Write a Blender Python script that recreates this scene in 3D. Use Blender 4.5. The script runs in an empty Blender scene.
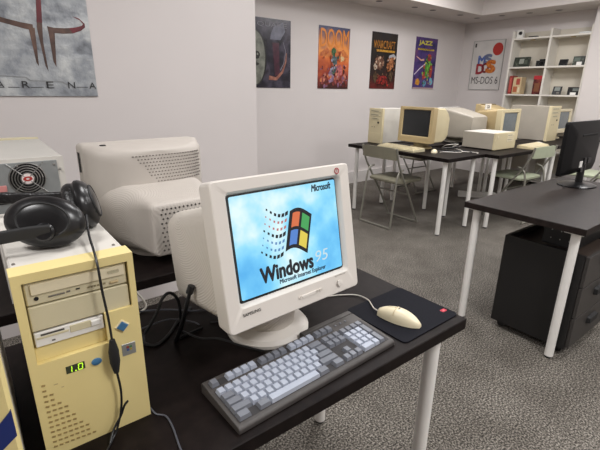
import bpy, bmesh, math, random
from mathutils import Vector, Matrix
random.seed(7)
PI = math.pi
S = bpy.context.scene
COL = S.collection

# ------------------------------------------------------------------ materials
def lin(h):
    if isinstance(h, str):
        h = h.lstrip('#'); c = [int(h[i:i+2], 16)/255 for i in (0, 2, 4)]
    else:
        c = [v/255 for v in h]
    return tuple((v/12.92 if v <= .04045 else ((v+.055)/1.055)**2.4) for v in c) + (1,)

MATS = {}
def nd(nt, t, x=0, y=0, **kw):
    n = nt.nodes.new(t); n.location = (x, y)
    for k, v in kw.items(): setattr(n, k, v)
    return n

def mat(name, col, rough=.5, metal=0., var=.06, scale=30., bump=0., bscale=200., coat=0., emit=None, estr=0., spec=.5):
    """principled material whose colour is gently varied by a noise texture"""
    if name in MATS: return MATS[name]
    m = bpy.data.materials.new(name); m.use_nodes = True
    nt = m.node_tree; nt.nodes.clear()
    out = nd(nt, 'ShaderNodeOutputMaterial', 600); p = nd(nt, 'ShaderNodeBsdfPrincipled', 300)
    nt.links.new(p.outputs[0], out.inputs[0])
    tc = nd(nt, 'ShaderNodeTexCoord', -700)
    nz = nd(nt, 'ShaderNodeTexNoise', -500); nz.inputs['Scale'].default_value = scale; nz.inputs['Detail'].default_value = 4
    nt.links.new(tc.outputs['Object'], nz.inputs['Vector'])
    rp = nd(nt, 'ShaderNodeValToRGB', -250)
    c = lin(col)
    rp.color_ramp.elements[0].position = .3; rp.color_ramp.elements[1].position = .7
    rp.color_ramp.elements[0].color = tuple(v*(1-var) for v in c[:3]) + (1,)
    rp.color_ramp.elements[1].color = tuple(min(1, v*(1+var)) for v in c[:3]) + (1,)
    nt.links.new(nz.outputs['Fac'], rp.inputs[0]); nt.links.new(rp.outputs[0], p.inputs['Base Color'])
    p.inputs['Roughness'].default_value = rough; p.inputs['Metallic'].default_value = metal
    p.inputs['Specular IOR Level'].default_value = spec
    p.inputs['Coat Weight'].default_value = coat
    if emit is not None:
        p.inputs['Emission Color'].default_value = lin(emit); p.inputs['Emission Strength'].default_value = estr
    if bump:
        n2 = nd(nt, 'ShaderNodeTexNoise', -500, -300); n2.inputs['Scale'].default_value = bscale; n2.inputs['Detail'].default_value = 3
        nt.links.new(tc.outputs['Object'], n2.inputs['Vector'])
        b = nd(nt, 'ShaderNodeBump', 0, -300); b.inputs['Strength'].default_value = bump; b.inputs['Distance'].default_value = .01
        nt.links.new(n2.outputs['Fac'], b.inputs['Height']); nt.links.new(b.outputs[0], p.inputs['Normal'])
    MATS[name] = m
    return m

def ramp_mat(name, stops, scale=6., detail=5., axis=None, mix=.5, rough=.5, distort=0., emit=0., coat=0., seed=0., bump=0., spec=.5):
    """colour ramp driven by noise, optionally blended with a gradient along a generated axis"""
    if name in MATS: return MATS[name]
    m = bpy.data.materials.new(name); m.use_nodes = True
    nt = m.node_tree; nt.nodes.clear()
    out = nd(nt, 'ShaderNodeOutputMaterial', 700); p = nd(nt, 'ShaderNodeBsdfPrincipled', 400)
    nt.links.new(p.outputs[0], out.inputs[0])
    tc = nd(nt, 'ShaderNodeTexCoord', -900)
    mp = nd(nt, 'ShaderNodeMapping', -750); mp.inputs['Location'].default_value = (seed, seed*.7, seed*1.3)
    nt.links.new(tc.outputs['Object'], mp.inputs[0])
    nz = nd(nt, 'ShaderNodeTexNoise', -550); nz.inputs['Scale'].default_value = scale; nz.inputs['Detail'].default_value = detail
    nz.inputs['Distortion'].default_value = distort
    nt.links.new(mp.outputs[0], nz.inputs['Vector'])
    fac = nz.outputs['Fac']
    if axis is not None:
        sx = nd(nt, 'ShaderNodeSeparateXYZ', -550, -250); nt.links.new(tc.outputs['Generated'], sx.inputs[0])
        mx = nd(nt, 'ShaderNodeMix', -350); mx.data_type = 'FLOAT'; mx.inputs[0].default_value = mix
        nt.links.new(fac, mx.inputs[2]); nt.links.new(sx.outputs[axis], mx.inputs[3]); fac = mx.outputs[0]
    rp = nd(nt, 'ShaderNodeValToRGB', -150)
    el = rp.color_ramp.elements
    while len(el) < len(stops): el.new(.5)
    for e, (pos, c) in zip(el, stops): e.position = pos; e.color = lin(c)
    nt.links.new(fac, rp.inputs[0])
    p.inputs['Roughness'].default_value = rough; p.inputs['Coat Weight'].default_value = coat; p.inputs['Specular IOR Level'].default_value = spec
    if emit:
        p.inputs['Base Color'].default_value = (.01, .01, .01, 1)
        nt.links.new(rp.outputs[0], p.inputs['Emission Color']); p.inputs['Emission Strength'].default_value = emit
    else:
        nt.links.new(rp.outputs[0], p.inputs['Base Color'])
    if bump:
        b = nd(nt, 'ShaderNodeBump', 150, -300); b.inputs['Strength'].default_value = bump; b.inputs['Distance'].default_value = .01
        nt.links.new(nz.outputs['Fac'], b.inputs['Height']); nt.links.new(b.outputs[0], p.inputs['Normal'])
    MATS[name] = m
    return m

M = dict(
    wall=mat('wall_paint', '#d6d0ce', .85, var=.012, scale=3, bump=.03, bscale=120, spec=.2),
    ceil=mat('ceiling_paint', '#d8d2d0', .9, var=.01, scale=3, spec=.2),
    soffit=mat('soffit_paint', '#d6d0cd', .9, var=.01, scale=3, spec=.2),
    base=mat('baseboard_paint', '#d0cbc8', .6, var=.02, scale=10),
    desk=ramp_mat('black_brown_laminate', [(.3, '#130e0d'), (.5, '#181211'), (.7, '#1d1715')], scale=40, rough=.5, spec=.12),
    deskgrey=ramp_mat('worn_brown_laminate', [(.3, '#1c1614'), (.5, '#221b19'), (.7, '#29211e')], scale=30, rough=.45, spec=.22),
    deskedge=mat('dark_edge_band', '#171211', .45, var=.1),
    leg=mat('white_powder_coat', '#f1efea', .4, var=.03, scale=12),
    foot=mat('black_plastic_foot', '#151414', .5),
    steel=mat('bright_steel', '#b9b9b7', .3, metal=1., var=.05),
    beige=mat('yellowed_abs', '#e6d495', .45, var=.05, scale=5),
    beige2=mat('pale_yellowed_abs', '#d8cba6', .5, var=.05, scale=5),
    tan=mat('tan_yellowed_abs', '#bba67c', .5, var=.06, scale=5),
    cream=mat('cream_drive_plastic', '#cfc6a6', .5, var=.03, scale=8),
    ivory=mat('ivory_plastic', '#e2d7b8', .4, var=.03, scale=6),
    crt=mat('warm_grey_monitor_plastic', '#dfd9d1', .45, var=.02, scale=6),
    
    greycrt=mat('grey_monitor_plastic', '#bdb6ae', .55, var=.03, scale=8),
    vent=mat('vent_dark', '#6d6862', .8),
    ventdeep=mat('vent_hole', '#4b4742', .9),
    case=mat('painted_steel_case', '#d4d0c8', .45, var=.04, scale=9),
    casegrey=mat('grey_steel_case', '#a9a296', .5, var=.04, scale=9),
    zinc=mat('zinc_back_panel', '#9ea2a2', .4, metal=.5, var=.08, scale=20),
    black=mat('black_plastic', '#161617', .4, var=.1),
    blackgloss=mat('glossy_black_plastic', '#121214', .3, var=.1),
    blackmatte=mat('matte_black_plastic', '#1b1b1c', .65, var=.12, scale=40),
    leather=mat('black_leatherette', '#101011', .38, var=.15, scale=60, bump=.35, bscale=90),
    glassoff=mat('dark_tube_glass', '#1d2022', .12, var=.1, coat=.4),
    glassgrey=mat('grey_tube_glass', '#5d686c', .15, var=.08, coat=.4),
    kbody=mat('grey_keyboard_case', '#464240', .55, var=.06, scale=60),
    keyl=mat('pale_grey_keycap', '#a6acb9', .5, var=.04, scale=50),
    keyd=mat('mid_grey_keycap', '#72757d', .5, var=.05, scale=50),
    pad=mat('navy_cloth', '#15161d', .9, var=.15, scale=200, spec=.2),
    red=mat('red_print', '#b3263a', .6),
    cableb=mat('black_cable', '#141518', .45),
    cableg=mat('grey_cable', '#4b4d55', .45),
    cablew=mat('white_cable', '#d4cfc5', .45),
    blue=mat('blue_plastic', '#3f6f97', .35, var=.08),
    navy=mat('dark_blue_plastic', '#20306e', .35, var=.08),
    chair=mat('olive_grey_vinyl', '#7f7b6a', .55, var=.05, scale=20),
    chairg=mat('sage_green_vinyl', '#a9b097', .5, var=.05, scale=20),
    chairf=mat('grey_green_tube', '#8e8c82', .35, metal=.3, var=.05),
    shelf=mat('white_shelf_board', '#dcd8d0', .5, var=.015, scale=6),
    shelfback=mat('cream_back_panel', '#cdc6b8', .7, var=.02, scale=4),
    ped=mat('black_pedestal_laminate', '#191818', .45, var=.08, scale=8),
    peddraw=mat('charcoal_drawer_front', '#3b3836', .45, var=.06, scale=8),
    pedtop=mat('brown_pedestal_top', '#4a3f38', .5, var=.08, scale=8),
    white=mat('white_print', '#e9e7e2', .5, var=.02),
    ink=mat('dark_ink', '#2b2a2c', .6),
    silver=mat('silver_label', '#a8aaa8', .35, metal=.6),
)

def rippled(name, col, center, wl, strength=.6):
    """moulded plastic with concentric ripples around a centre"""
    m = mat(name, col, .55, var=.03, scale=8); nt = m.node_tree
    p = [n for n in nt.nodes if n.type == 'BSDF_PRINCIPLED'][0]; tc = [n for n in nt.nodes if n.type == 'TEX_COORD'][0]
    mp = nd(nt, 'ShaderNodeMapping', -500, -500); mp.inputs['Location'].default_value = [-c for c in center]
    w = nd(nt, 'ShaderNodeTexWave', -300, -500); w.wave_type = 'RINGS'; w.rings_direction = 'SPHERICAL'; w.inputs['Scale'].default_value = 1/wl/3.2
    nt.links.new(tc.outputs['Object'], mp.inputs[0]); nt.links.new(mp.outputs[0], w.inputs['Vector'])
    b = nd(nt, 'ShaderNodeBump', 0, -500); b.inputs['Strength'].default_value = strength; b.inputs['Distance'].default_value = .002
    nt.links.new(w.outputs['Fac'], b.inputs['Height']); nt.links.new(b.outputs[0], p.inputs['Normal'])
    return m
M['crtside'] = rippled('rippled_housing_plastic', '#cfc8be', (-.19, .26, .34), .006, .35)
M['greycrtside'] = rippled('rippled_grey_plastic', '#bdb6ae', (-.16, -.06, .15), .0065, .3)

def flat(col, rough=.5, e=0.):
    key = 'ink_%s_%s_%s' % (col.lstrip('#'), rough, e)
    if e: return mat(key, '#050505', rough, emit=col, estr=e, var=.0)
    return mat(key, col, rough, var=.08, scale=60)

# ------------------------------------------------------------------ mesh helpers
class MB:
    def __init__(self): self.bm = bmesh.new(); self.mi = 0
    def _tag(self, faces):
        for f in faces: f.material_index = self.mi
    def box(self, c, s, rot=None, bev=0., seg=2):
        x, y, z = [v/2 for v in s]
        t = bmesh.new()
        bmesh.ops.create_cube(t, size=1.)
        bmesh.ops.scale(t, vec=s, verts=t.verts)
        if bev: bmesh.ops.bevel(t, geom=list(t.edges), offset=bev, segments=seg, affect='EDGES', profile=.7)
        mtx = Matrix.Translation(c) @ (rot.to_4x4() if rot is not None else Matrix.Identity(4))
        t.transform(mtx); self.merge(t); return self
    def merge(self, t):
        vm = {v: self.bm.verts.new(v.co) for v in t.verts}
        for f in t.faces:
            try:
                g = self.bm.faces.new([vm[v] for v in f.verts]); g.material_index = self.mi; g.smooth = f.smooth
            except ValueError: pass
        t.free()
    def lo_hi(self, lo, hi, bev=0., seg=2):
        return self.box([(a+b)/2 for a, b in zip(lo, hi)], [b-a for a, b in zip(lo, hi)], None, bev, seg)
    def loops(self, rings, cap0=True, cap1=True, smooth=False, closed=True):
        rr = [[self.bm.verts.new(p) for p in r] for r in rings]
        n = len(rr[0]); fs = []
        for a, b in zip(rr, rr[1:]):
            for i in range(n if closed else n-1):
                j = (i+1) % n
                f = self.bm.faces.new((a[i], a[j], b[j], b[i])); f.smooth = smooth; fs.append(f)
        if cap0: fs.append(self.bm.faces.new(rr[0][::-1]))
        if cap1: fs.append(self.bm.faces.new(rr[-1]))
        self._tag(fs); return self
    def lathe(self, prof, c=(0, 0, 0), n=32, axis='Z', sx=1., sy=1., mtx=None, smooth=True):
        rings = []
        for r, z in prof:
            ring = []
            for i in range(n):
                a = 2*PI*i/n
                p = Vector((r*math.cos(a)*sx, r*math.sin(a)*sy, z))
                if mtx is not None: p = mtx @ p
                ring.append(p + Vector(c))
            rings.append(ring)
        shut = prof[0] == prof[-1]
        return self.loops(rings, not shut, not shut, smooth=smooth)
    def cyl(self, a, b, r, r2=None, n=16, smooth=True):
        a, b = Vector(a), Vector(b); d = b-a
        q = d.to_track_quat('Z', 'Y').to_matrix()
        r2 = r if r2 is None else r2
        rings = [[a + q @ Vector((r*math.cos(2*PI*i/n), r*math.sin(2*PI*i/n), 0)) for i in range(n)],
                 [b + q @ Vector((r2*math.cos(2*PI*i/n), r2*math.sin(2*PI*i/n), 0)) for i in range(n)]]
        return self.loops(rings, smooth=smooth)
    def tube(self, pts, r, n=10, sub=6):
        pts = [Vector(p) for p in pts]
        if sub > 1 and len(pts) > 2: pts = spline(pts, sub)
        rings = []; prev = None
        for i, p in enumerate(pts):
            d = (pts[min(i+1, len(pts)-1)] - pts[max(i-1, 0)]).normalized()
            if prev is None:
                u = d.orthogonal().normalized()
            else:
                u = (prev - d*prev.dot(d))
                u = u.normalized() if u.length > 1e-6 else d.orthogonal().normalized()
            prev = u; v = d.cross(u)
            rings.append([p + u*r*math.cos(2*PI*k/n) + v*r*math.sin(2*PI*k/n) for k in range(n)])
        return self.loops(rings, smooth=True)
    def poly(self, pts, mi=None):
        f = self.bm.faces.new([self.bm.verts.new(p) for p in pts]); f.material_index = self.mi if mi is None else mi
        return self
    def prism(self, pts2, d0, d1, fn):
        """extrude a 2-D outline between depths d0 and d1; fn(a, b, d) -> point"""
        return self.loops([[fn(a, b, d0) for a, b in pts2], [fn(a, b, d1) for a, b in pts2]])
    def build(self, name, mats, parent=None, mtx=None, sharp=35):
        if mtx is not None: self.bm.transform(mtx)
        bmesh.ops.recalc_face_normals(self.bm, faces=list(self.bm.faces))
        me = bpy.data.meshes.new(name); self.bm.to_mesh(me); self.bm.free()
        for m in (mats if isinstance(mats, (list, tuple)) else [mats]): me.materials.append(m)
        if any(p.use_smooth for p in me.polygons):
            try: me.set_sharp_from_angle(angle=math.radians(sharp))
            except Exception: pass
        return link(name, me, parent)

def link(name, me, parent=None):
    o = bpy.data.objects.new(name, me); COL.objects.link(o)
    if parent is not None: o.parent = parent
    return o

def spline(pts, sub):
    out = []
    P = [pts[0]] + pts + [pts[-1]]
    for i in range(1, len(P)-2):
        p0, p1, p2, p3 = P[i-1:i+3]
        for k in range(sub):
            t = k/sub
            out.append(.5*((2*p1) + (p2-p0)*t + (2*p0-5*p1+4*p2-p3)*t*t + (3*p1-p0-3*p2+p3)*t**3))
    out.append(pts[-1]); return out

def rrect(w, h, r, cx=0., cz=0., n=5):
    """rounded rectangle outline"""
    r = max(1e-4, min(r, w/2-1e-4, h/2-1e-4)); pts = []
    for sx, sz, a0 in ((1, 1, 0), (-1, 1, PI/2), (-1, -1, PI), (1, -1, 1.5*PI)):
        for k in range(n):
            a = a0 + PI/2*k/(n-1)
            pts.append((cx + sx*(w/2-r) + r*math.cos(a), cz + sz*(h/2-r) + r*math.sin(a)))
    return pts
def ell(rx, rz, cx=0., cz=0., n=24, a0=0., a1=2*PI):
    return [(cx+rx*math.cos(a0+(a1-a0)*i/n), cz+rz*math.sin(a0+(a1-a0)*i/n)) for i in range(n)]
def secs(*ss, n=5):
    """rings in planes y = const; each section is (y, w, h, r, cx, cz)"""
    return [[Vector((x, s[0], z)) for x, z in rrect(s[1], s[2], s[3], s[4] if len(s) > 4 else 0, s[5] if len(s) > 5 else 0, n)] for s in ss]

def text_mesh(body, w, h, bold=0., shear=0.):
    """letter shapes as a flat mesh in the XY plane, fitted into w x h, centred on the origin"""
    cu = bpy.data.curves.new('lettering', 'FONT'); cu.body = body; cu.size = 1; cu.shear = shear
    cu.resolution_u = 3
    ob = bpy.data.objects.new('lettering', cu); COL.objects.link(ob)
    bpy.context.view_layer.update()
    dg = bpy.context.evaluated_depsgraph_get()
    me = bpy.data.meshes.new_from_object(ob.evaluated_get(dg))
    bpy.data.objects.remove(ob); bpy.data.curves.remove(cu)
    xs = [v.co.x for v in me.vertices]; ys = [v.co.y for v in me.vertices]
    x0, x1, y0, y1 = min(xs), max(xs), min(ys), max(ys)
    for v in me.vertices:
        v.co = Vector(((v.co.x-(x0+x1)/2)/(x1-x0)*w, (v.co.y-(y0+y1)/2)/(y1-y0)*h, 0))
    if bold:                                                # thicken the strokes with shifted copies
        bm = bmesh.new(); bm.from_mesh(me); src = list(bm.verts) + list(bm.edges) + list(bm.faces)
        k = bold*w/(x1-x0)*.9
        for iz, (dx, dy) in enumerate(((k, 0), (-k, 0), (0, k), (0, -k), (k*.7, k*.7), (-k*.7, k*.7), (k*.7, -k*.7), (-k*.7, -k*.7))):
            g = bmesh.ops.duplicate(bm, geom=src)
            bmesh.ops.translate(bm, vec=(dx, dy, 6e-5*(iz+1)), verts=[v for v in g['geom'] if isinstance(v, bmesh.types.BMVert)])
        bm.to_mesh(me); bm.free()
    me.name = 'lettering'
    return me
def lettering(body, w, h, material, parent, mtx, bold=0., shear=0., name='lettering', label=None):
    me = text_mesh(body, w, h, bold, shear); me.transform(mtx); me.materials.clear(); me.materials.append(material)
    o = link(name, me, parent)
    if label: o['label'] = label
    return o
def face_mtx(x, y, z, rot=0.):
    """XY lettering stood upright in the XZ plane, read from -Y"""
    return Matrix.Translation((x, y, z)) @ Matrix.Rotation(PI/2, 4, 'X') @ Matrix.Rotation(rot, 4, 'Z')

def thing(name, label, cat, loc=(0, 0, 0), rz=0., group=None):
    o = bpy.data.objects.new(name, None); o.empty_display_size = .1; COL.objects.link(o)
    o.location = loc; o.rotation_euler = (0, 0, rz); o['label'] = label; o['category'] = cat
    if group: o['group'] = group
    return o
def tag(o, label, cat, group=None):
    o['label'] = label; o['category'] = cat
    if group: o['group'] = group
    return o
def struct(o): o['kind'] = 'structure'; return o
def kids(o): return [c for c in bpy.data.objects if c.parent == o]
def dup(root, loc, rz, label, group=None, swap=None):
    def cp(o, par):
        c = o.copy(); COL.objects.link(c); c.parent = par
        for ch in kids(o): cp(ch, c)
        return c
    r = cp(root, None); r.location = loc; r.rotation_euler = (0, 0, rz); r['label'] = label
    if group: r['group'] = group
    return r

# ------------------------------------------------------------------ camera (X runs along the poster wall, Y towards it)
F, PITCH, ROLL, H = 417.6, .3147, .0163, 1.357
A = math.radians(38)
U = Vector((math.cos(A), math.sin(A), 0)); W = Vector((-math.sin(A), math.cos(A), 0))
def uw(v): return Vector((v.dot(U), v.dot(W), v.z))
fw = Vector((0, math.cos(PITCH), -math.sin(PITCH))); up0 = Vector((0, math.sin(PITCH), math.cos(PITCH))); rt0 = Vector((1, 0, 0))
rt = uw(math.cos(ROLL)*rt0 + math.sin(ROLL)*up0); up = uw(-math.sin(ROLL)*rt0 + math.cos(ROLL)*up0); fw = uw(fw)
cam = bpy.data.cameras.new('camera'); cam.sensor_width = 36; cam.lens = F/600*36; cam.clip_start = .02
co = bpy.data.objects.new('camera', cam); COL.objects.link(co)
co.matrix_world = Matrix(((rt.x, up.x, -fw.x, 0), (rt.y, up.y, -fw.y, 0), (rt.z, up.z, -fw.z, H), (0, 0, 0, 1)))
S.camera = co

# ------------------------------------------------------------------ room shell
XL, XR, YF, YB, ZC = -2.6, 7.05, -2.8, 4.5, 2.8
def carpet():
    m = bpy.data.materials.new('speckled_carpet'); m.use_nodes = True; nt = m.node_tree; nt.nodes.clear()
    out = nd(nt, 'ShaderNodeOutputMaterial', 700); p = nd(nt, 'ShaderNodeBsdfPrincipled', 400); nt.links.new(p.outputs[0], out.inputs[0])
    tc = nd(nt, 'ShaderNodeTexCoord', -900)
    n1 = nd(nt, 'ShaderNodeTexNoise', -600); n1.inputs['Scale'].default_value = 125; n1.inputs['Detail'].default_value = 3; n1.inputs['Roughness'].default_value = .65
    n2 = nd(nt, 'ShaderNodeTexNoise', -600, -300); n2.inputs['Scale'].default_value = 5; n2.inputs['Detail'].default_value = 3
    for n in (n1, n2): nt.links.new(tc.outputs['Object'], n.inputs['Vector'])
    r1 = nd(nt, 'ShaderNodeValToRGB', -350); e = r1.color_ramp.elements
    e[0].position = .38; e[0].color = lin('#2c2926'); e[1].position = .63; e[1].color = lin('#a19b92')
    k = e.new(.5); k.color = lin('#615c55')
    r2 = nd(nt, 'ShaderNodeValToRGB', -350, -300); e = r2.color_ramp.elements
    e[0].position = .35; e[0].color = (.80, .79, .78, 1); e[1].position = .65; e[1].color = (1.05, 1.05, 1.05, 1)
    nt.links.new(n1.outputs['Fac'], r1.inputs[0]); nt.links.new(n2.outputs['Fac'], r2.inputs[0])
    mx = nd(nt, 'ShaderNodeMix', -50); mx.data_type = 'RGBA'; mx.blend_type = 'MULTIPLY'; mx.inputs[0].default_value = 1
    nt.links.new(r1.outputs[0], mx.inputs[6]); nt.links.new(r2.outputs[0], mx.inputs[7]); nt.links.new(mx.outputs[2], p.inputs['Base Color'])
    b = nd(nt, 'ShaderNodeBump', 150, -300); b.inputs['Strength'].default_value = .25; b.inputs['Distance'].default_value = .004
    nt.links.new(n1.outputs['Fac'], b.inputs['Height']); nt.links.new(b.outputs[0], p.inputs['Normal'])
    p.inputs['Roughness'].default_value = .75; p.inputs['Specular IOR Level'].default_value = .25
    return m
def slab(name, lo, hi, m): return struct(MB().lo_hi(lo, hi).build(name, m))
slab('floor', (XL-.1, YF-.1, -.1), (XR+.1, YB+.1, 0), carpet())
slab('ceiling', (XL-.1, YF-.1, ZC), (XR+.1, YB+.1, ZC+.1), M['ceil'])
slab('wall_back', (XL-.1, YB, 0), (XR+.1, YB+.1, ZC), M['wall'])
slab('wall_right', (XR, YF, 0), (XR+.1, YB, ZC), M['wall'])
slab('wall_front', (XL-.1, YF-.1, 0), (XR+.1, YF, ZC), M['wall'])
slab('wall_side', (XL-.1, YF, 0), (XL, YB, ZC), M['wall'])
slab('wall_left', (XL, 2.6, 0), (1.626, 2.75, ZC), M['wall'])
slab('ceiling_soffit', (1.63, 3.86, 2.46), (XR, YB, ZC), M['soffit'])
slab('ceiling_soffit_right', (6.44, YF, 2.46), (XR, 3.86, ZC), M['soffit'])
slab('column_right', (6.75, 1.55, 0), (XR, 2.417, 2.46), M['wall'])
slab('baseboard_back', (1.63, 4.475, 0), (XR, YB, .17), M['base'])
slab('baseboard_right', (XR-.02, 2.3, 0), (XR, 4.475, .17), M['base'])
slab('trim_1', (6.745, 2.13, 0), (6.75, 2.142, 2.46), M['base'])

# ------------------------------------------------------------------ recessed downlights in the soffit
dl = thing('downlight', 'recessed downlight', 'downlight', (0, 0, 2.46), 0, 'recessed soffit downlights')
MB().lathe([(.045, -.001), (.054, -.001), (.056, -.003), (.053, -.005), (.047, -.005), (.045, -.003)], n=20).build('trim_ring', M['soffit'], dl)
MB().lathe([(.001, -.0035), (.045, -.0035), (.045, -.0015), (.001, -.0015)], n=20).build('lens', M['black'], dl)
DL = [((4.50, 4.17), 'recessed downlight in the soffit at the top edge of the picture, leftmost one in view'),
      ((5.17, 4.12), 'recessed downlight in the soffit above the poster with the orange title bar'),
      ((5.54, 4.09), 'recessed downlight in the soffit above the violet poster'),
      ((6.17, 4.05), 'recessed downlight in the soffit just left of its inner corner'),
      ((6.60, 4.03), 'recessed downlight at the inner corner of the soffit'),
      ((6.66, 3.66), 'recessed downlight in the soffit above the white framed poster'),
      ((6.72, 3.28), 'recessed downlight in the soffit above the left bookcase bay'),
      ((6.79, 2.91), 'recessed downlight in the soffit above the right bookcase bay')]
for i, ((x, y), lab) in enumerate(DL):
    if i == 0: dl.location = (x, y, 2.46); dl['label'] = lab
    else: dup(dl, (x, y, 2.46), 0, lab)

# ------------------------------------------------------------------ tables
def make_table(name, label, sx, sy, zt, top, loc, group=None, inset=.07, rz=0.):
    t = thing(name, label, 'table', loc, rz, group)
    MB().lo_hi((0, 0, zt-.034), (sx, sy, zt), .002, 1).build('tabletop', [top], t)
    for x in (inset, sx-inset):
        for y in (inset, sy-inset):
            l = MB().cyl((x, y, .012), (x, y, zt-.040), .0215, n=20).build('leg', M['leg'], t)
            MB().cyl((x, y, 0), (x, y, .0125), .0165, n=16).build('foot', M['foot'], l)
            MB().box((x, y, zt-.0375), (.085, .085, .005)).build('bracket', M['leg'], l)
    return t
WG = 'white-legged dark tables'
desk = make_table('desk', 'dark brown desk holding the lit monitor, grey keyboard and yellowed tower', 1.30, .606, .74, M['desk'], (-.27, .535, 0), None, .06)
deskR = make_table('desk', 'dark brown desk with the black flat monitor and the black drawer unit beneath', 1.32, .632, .75, M['deskgrey'], (2.205, .637, 0), None, .055)
tabA = make_table('table', 'dark table with white legs under the yellowed monitor that has a black screen', .63, 1.31, .77, M['desk'], (3.40, 2.17, 0), None, .075)
tabB = make_table('table', 'dark table with white legs under the horizontal desktop computer', 1.33, .63, .77, M['desk'], (4.035, 2.03, 0), None, .065)
tabC = dup(tabB, (4.09, 2.84, 0), 0, 'dark table behind the horizontal desktop computer, holding the grey monitor turned away')
tabD = dup(tabB, (5.385, 2.03, 0), 0, 'dark table under the large grey sided tower and the last pale monitor')
tabE = dup(tabB, (5.43, 2.84, 0), 0, 'dark table furthest back against the shelves, holding a tan monitor turned away')
deskB = make_table('desk', 'dark desk behind the near desk, holding the monitor and computer seen from behind', 1.40, .62, .74, M['desk'], (-.45, 1.322, 0), None, .08)

# ------------------------------------------------------------------ CRT monitors (front faces -Y, origin on the table)
def crt(name, label, loc, rz, bw, bh, sw, sh, zb, tilt=0., yo=0., soz=.01, mb=None, ms=None, glass=None, body=None, bd=.07, base=.12, group=None, neck=True):
    mb = mb or M['beige2']; ms = ms or mb
    t = thing(name, label, 'monitor', loc, rz, group)
    T = Matrix.Translation((0, yo, zb)) @ Matrix.Rotation(-tilt, 4, 'X') @ Matrix.Translation((0, 0, bh/2))
    b = MB()
    b.loops(secs((bd, bw-.006, bh-.006, .012), (.012, bw, bh, .010), (.0015, bw-.002, bh-.002, .010), (0, bw-.006, bh-.006, .009),
                 (0, sw+.014, sh+.014, .008, 0, soz), (.002, sw+.009, sh+.009, .008, 0, soz), (.014, sw-.002, sh-.002, .008, 0, soz)), cap0=False, cap1=False, smooth=True)
    bz = b.build('bezel', mb, t, T, 30)
    MB().loops(secs((.0135, sw+.004, sh+.004, .008, 0, soz), (.0115, sw-.03, sh-.03, .02, 0, soz)), cap0=False, smooth=True).build('screen', glass or M['glassoff'], t, T, 60)
    body = body or [(bd-.01, bw-.02, bh-.02, .02, 0, 0), (bd+.06, bw-.03, bh-.035, .03, 0, -.003), (bd+.2, bw*.70, bh*.74, .04, 0, -.01), (bd+.33, bw*.62, bh*.62, .03, 0, -.02)]
    b = MB().loops(secs(*body), smooth=True)
    hs = b.build('housing', ms, t, T, 40)
    if base:
        MB().lathe([(.001, .0), (base, 0), (base*1.0, .008), (base*.93, .018), (base*.55, .030), (.001, .032)], (0, yo+.14, 0), 40, sy=.95).build('base', mb, t)
        if neck:
            MB().lathe([(base*.62, .026), (base*.66, zb*.6), (base*.85, zb+.035), (.001, zb+.04)], (0, yo+.14, 0), 32).build('neck', ms, t)
    return t, T, bz, hs

# --- the lit monitor
glow = ramp_mat('lit_sky_screen', [(.32, '#56b4f0'), (.44, '#74cdfb'), (.54, '#9be4fe'), (.66, '#e4fcff')], scale=7, detail=4, rough=.2, emit=1.0, seed=4.4)
BW, BH, SW, SH = .40, .328, .322, .239
sam_body = [(.045, .376, .285, .03, 0, -.010), (.07, .382, .262, .035, 0, -.024), (.18, .380, .250, .04, 0, -.028), (.28, .372, .238, .045, 0, -.032), (.325, .32, .21, .05, 0, -.035), (.37, .24, .17, .03, 0, -.04)]
sam, ST, sbz, shs = crt('crt_monitor', 'lit white tube monitor showing a blue sky start screen', (.551+.005, .697, .74), math.radians(2.8), BW, BH, SW, SH,
                        .1175, math.radians(10.9), .0, .012, M['crt'], M['crtside'], M['glassoff'], sam_body, .05, .112)
def spot(x, z, y=-.0008): return ST @ Matrix.Translation((x, y, z)) @ Matrix.Rotation(PI/2, 4, 'X')
# screen artwork: everything lies just in front of the glass
sc = [o for o in kids(sam) if o.name.startswith('screen')][0]
GY = .0103
MB().loops(secs((.0113, SW-.012, SH-.012, .004, .001, .013), (.0108, SW-.012, SH-.012, .004, .001, .013))).build('screen_image', glow, sc, ST)
em = .85
def on_screen(u_, v_): return (u_*SW/2, .012 + v_*SH/2)          # -1..1 screen coordinates
lettering('Microsoft', .064, .0165, flat('#101830', .4), sc, spot(*on_screen(.67, .855), GY), .05, .2, 'lettering')
lettering('Windows', .156, .0345, flat('#23262e', .4), sc, spot(*on_screen(-.13, -.605), GY), .055, 0, 'lettering')
lettering('95', .043, .028, flat('#d9f3fb', .4, .85), sc, spot(*on_screen(.55, -.56), GY), .0, .15, 'lettering')
lettering('Microsoft Internet Explorer', .146, .0135, flat('#20324c', .4), sc, spot(*on_screen(.15, -.835), GY), .045, .0, 'lettering')
flag = MB()
fm = [flat('#1b1d24', .4), flat('#ef7d4f', .4, .8), flat('#4fb765', .4, .8), flat('#5f93e6', .4, .8), flat('#f4dd5a', .4, .85), flat('#d98b8b', .4, .75), flat('#6f9fd8', .4, .75)]
def wave(x, z):                                             # flag coordinates 0..1 -> screen metres, with the waving edge
    return (-.010 + x*.066 + (z-.5)*.026, .012 + .012 + z*.092 - .046 + .010*math.sin(x*PI*1.15+.1) - x*.012)
def patch(x0, x1, z0, z1, mi, lift):
    n = 8; flag.mi = mi
    top = [wave(x0+(x1-x0)*i/n, z1) for i in range(n+1)]; bot = [wave(x0+(x1-x0)*i/n, z0) for i in range(n+1)]
    for i in range(n):
        flag.poly([Vector((p[0], GY-lift, p[1])) for p in (bot[i], bot[i+1], top[i+1], top[i])])
patch(0, 1, 0, 1, 0, .0001)
patch(.16, .50, .54, .90, 1, .0003); patch(.60, .92, .54, .90, 2, .0003)
patch(.16, .50, .09, .46, 3, .0003); patch(.60, .92, .09, .46, 4, .0003)
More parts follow.
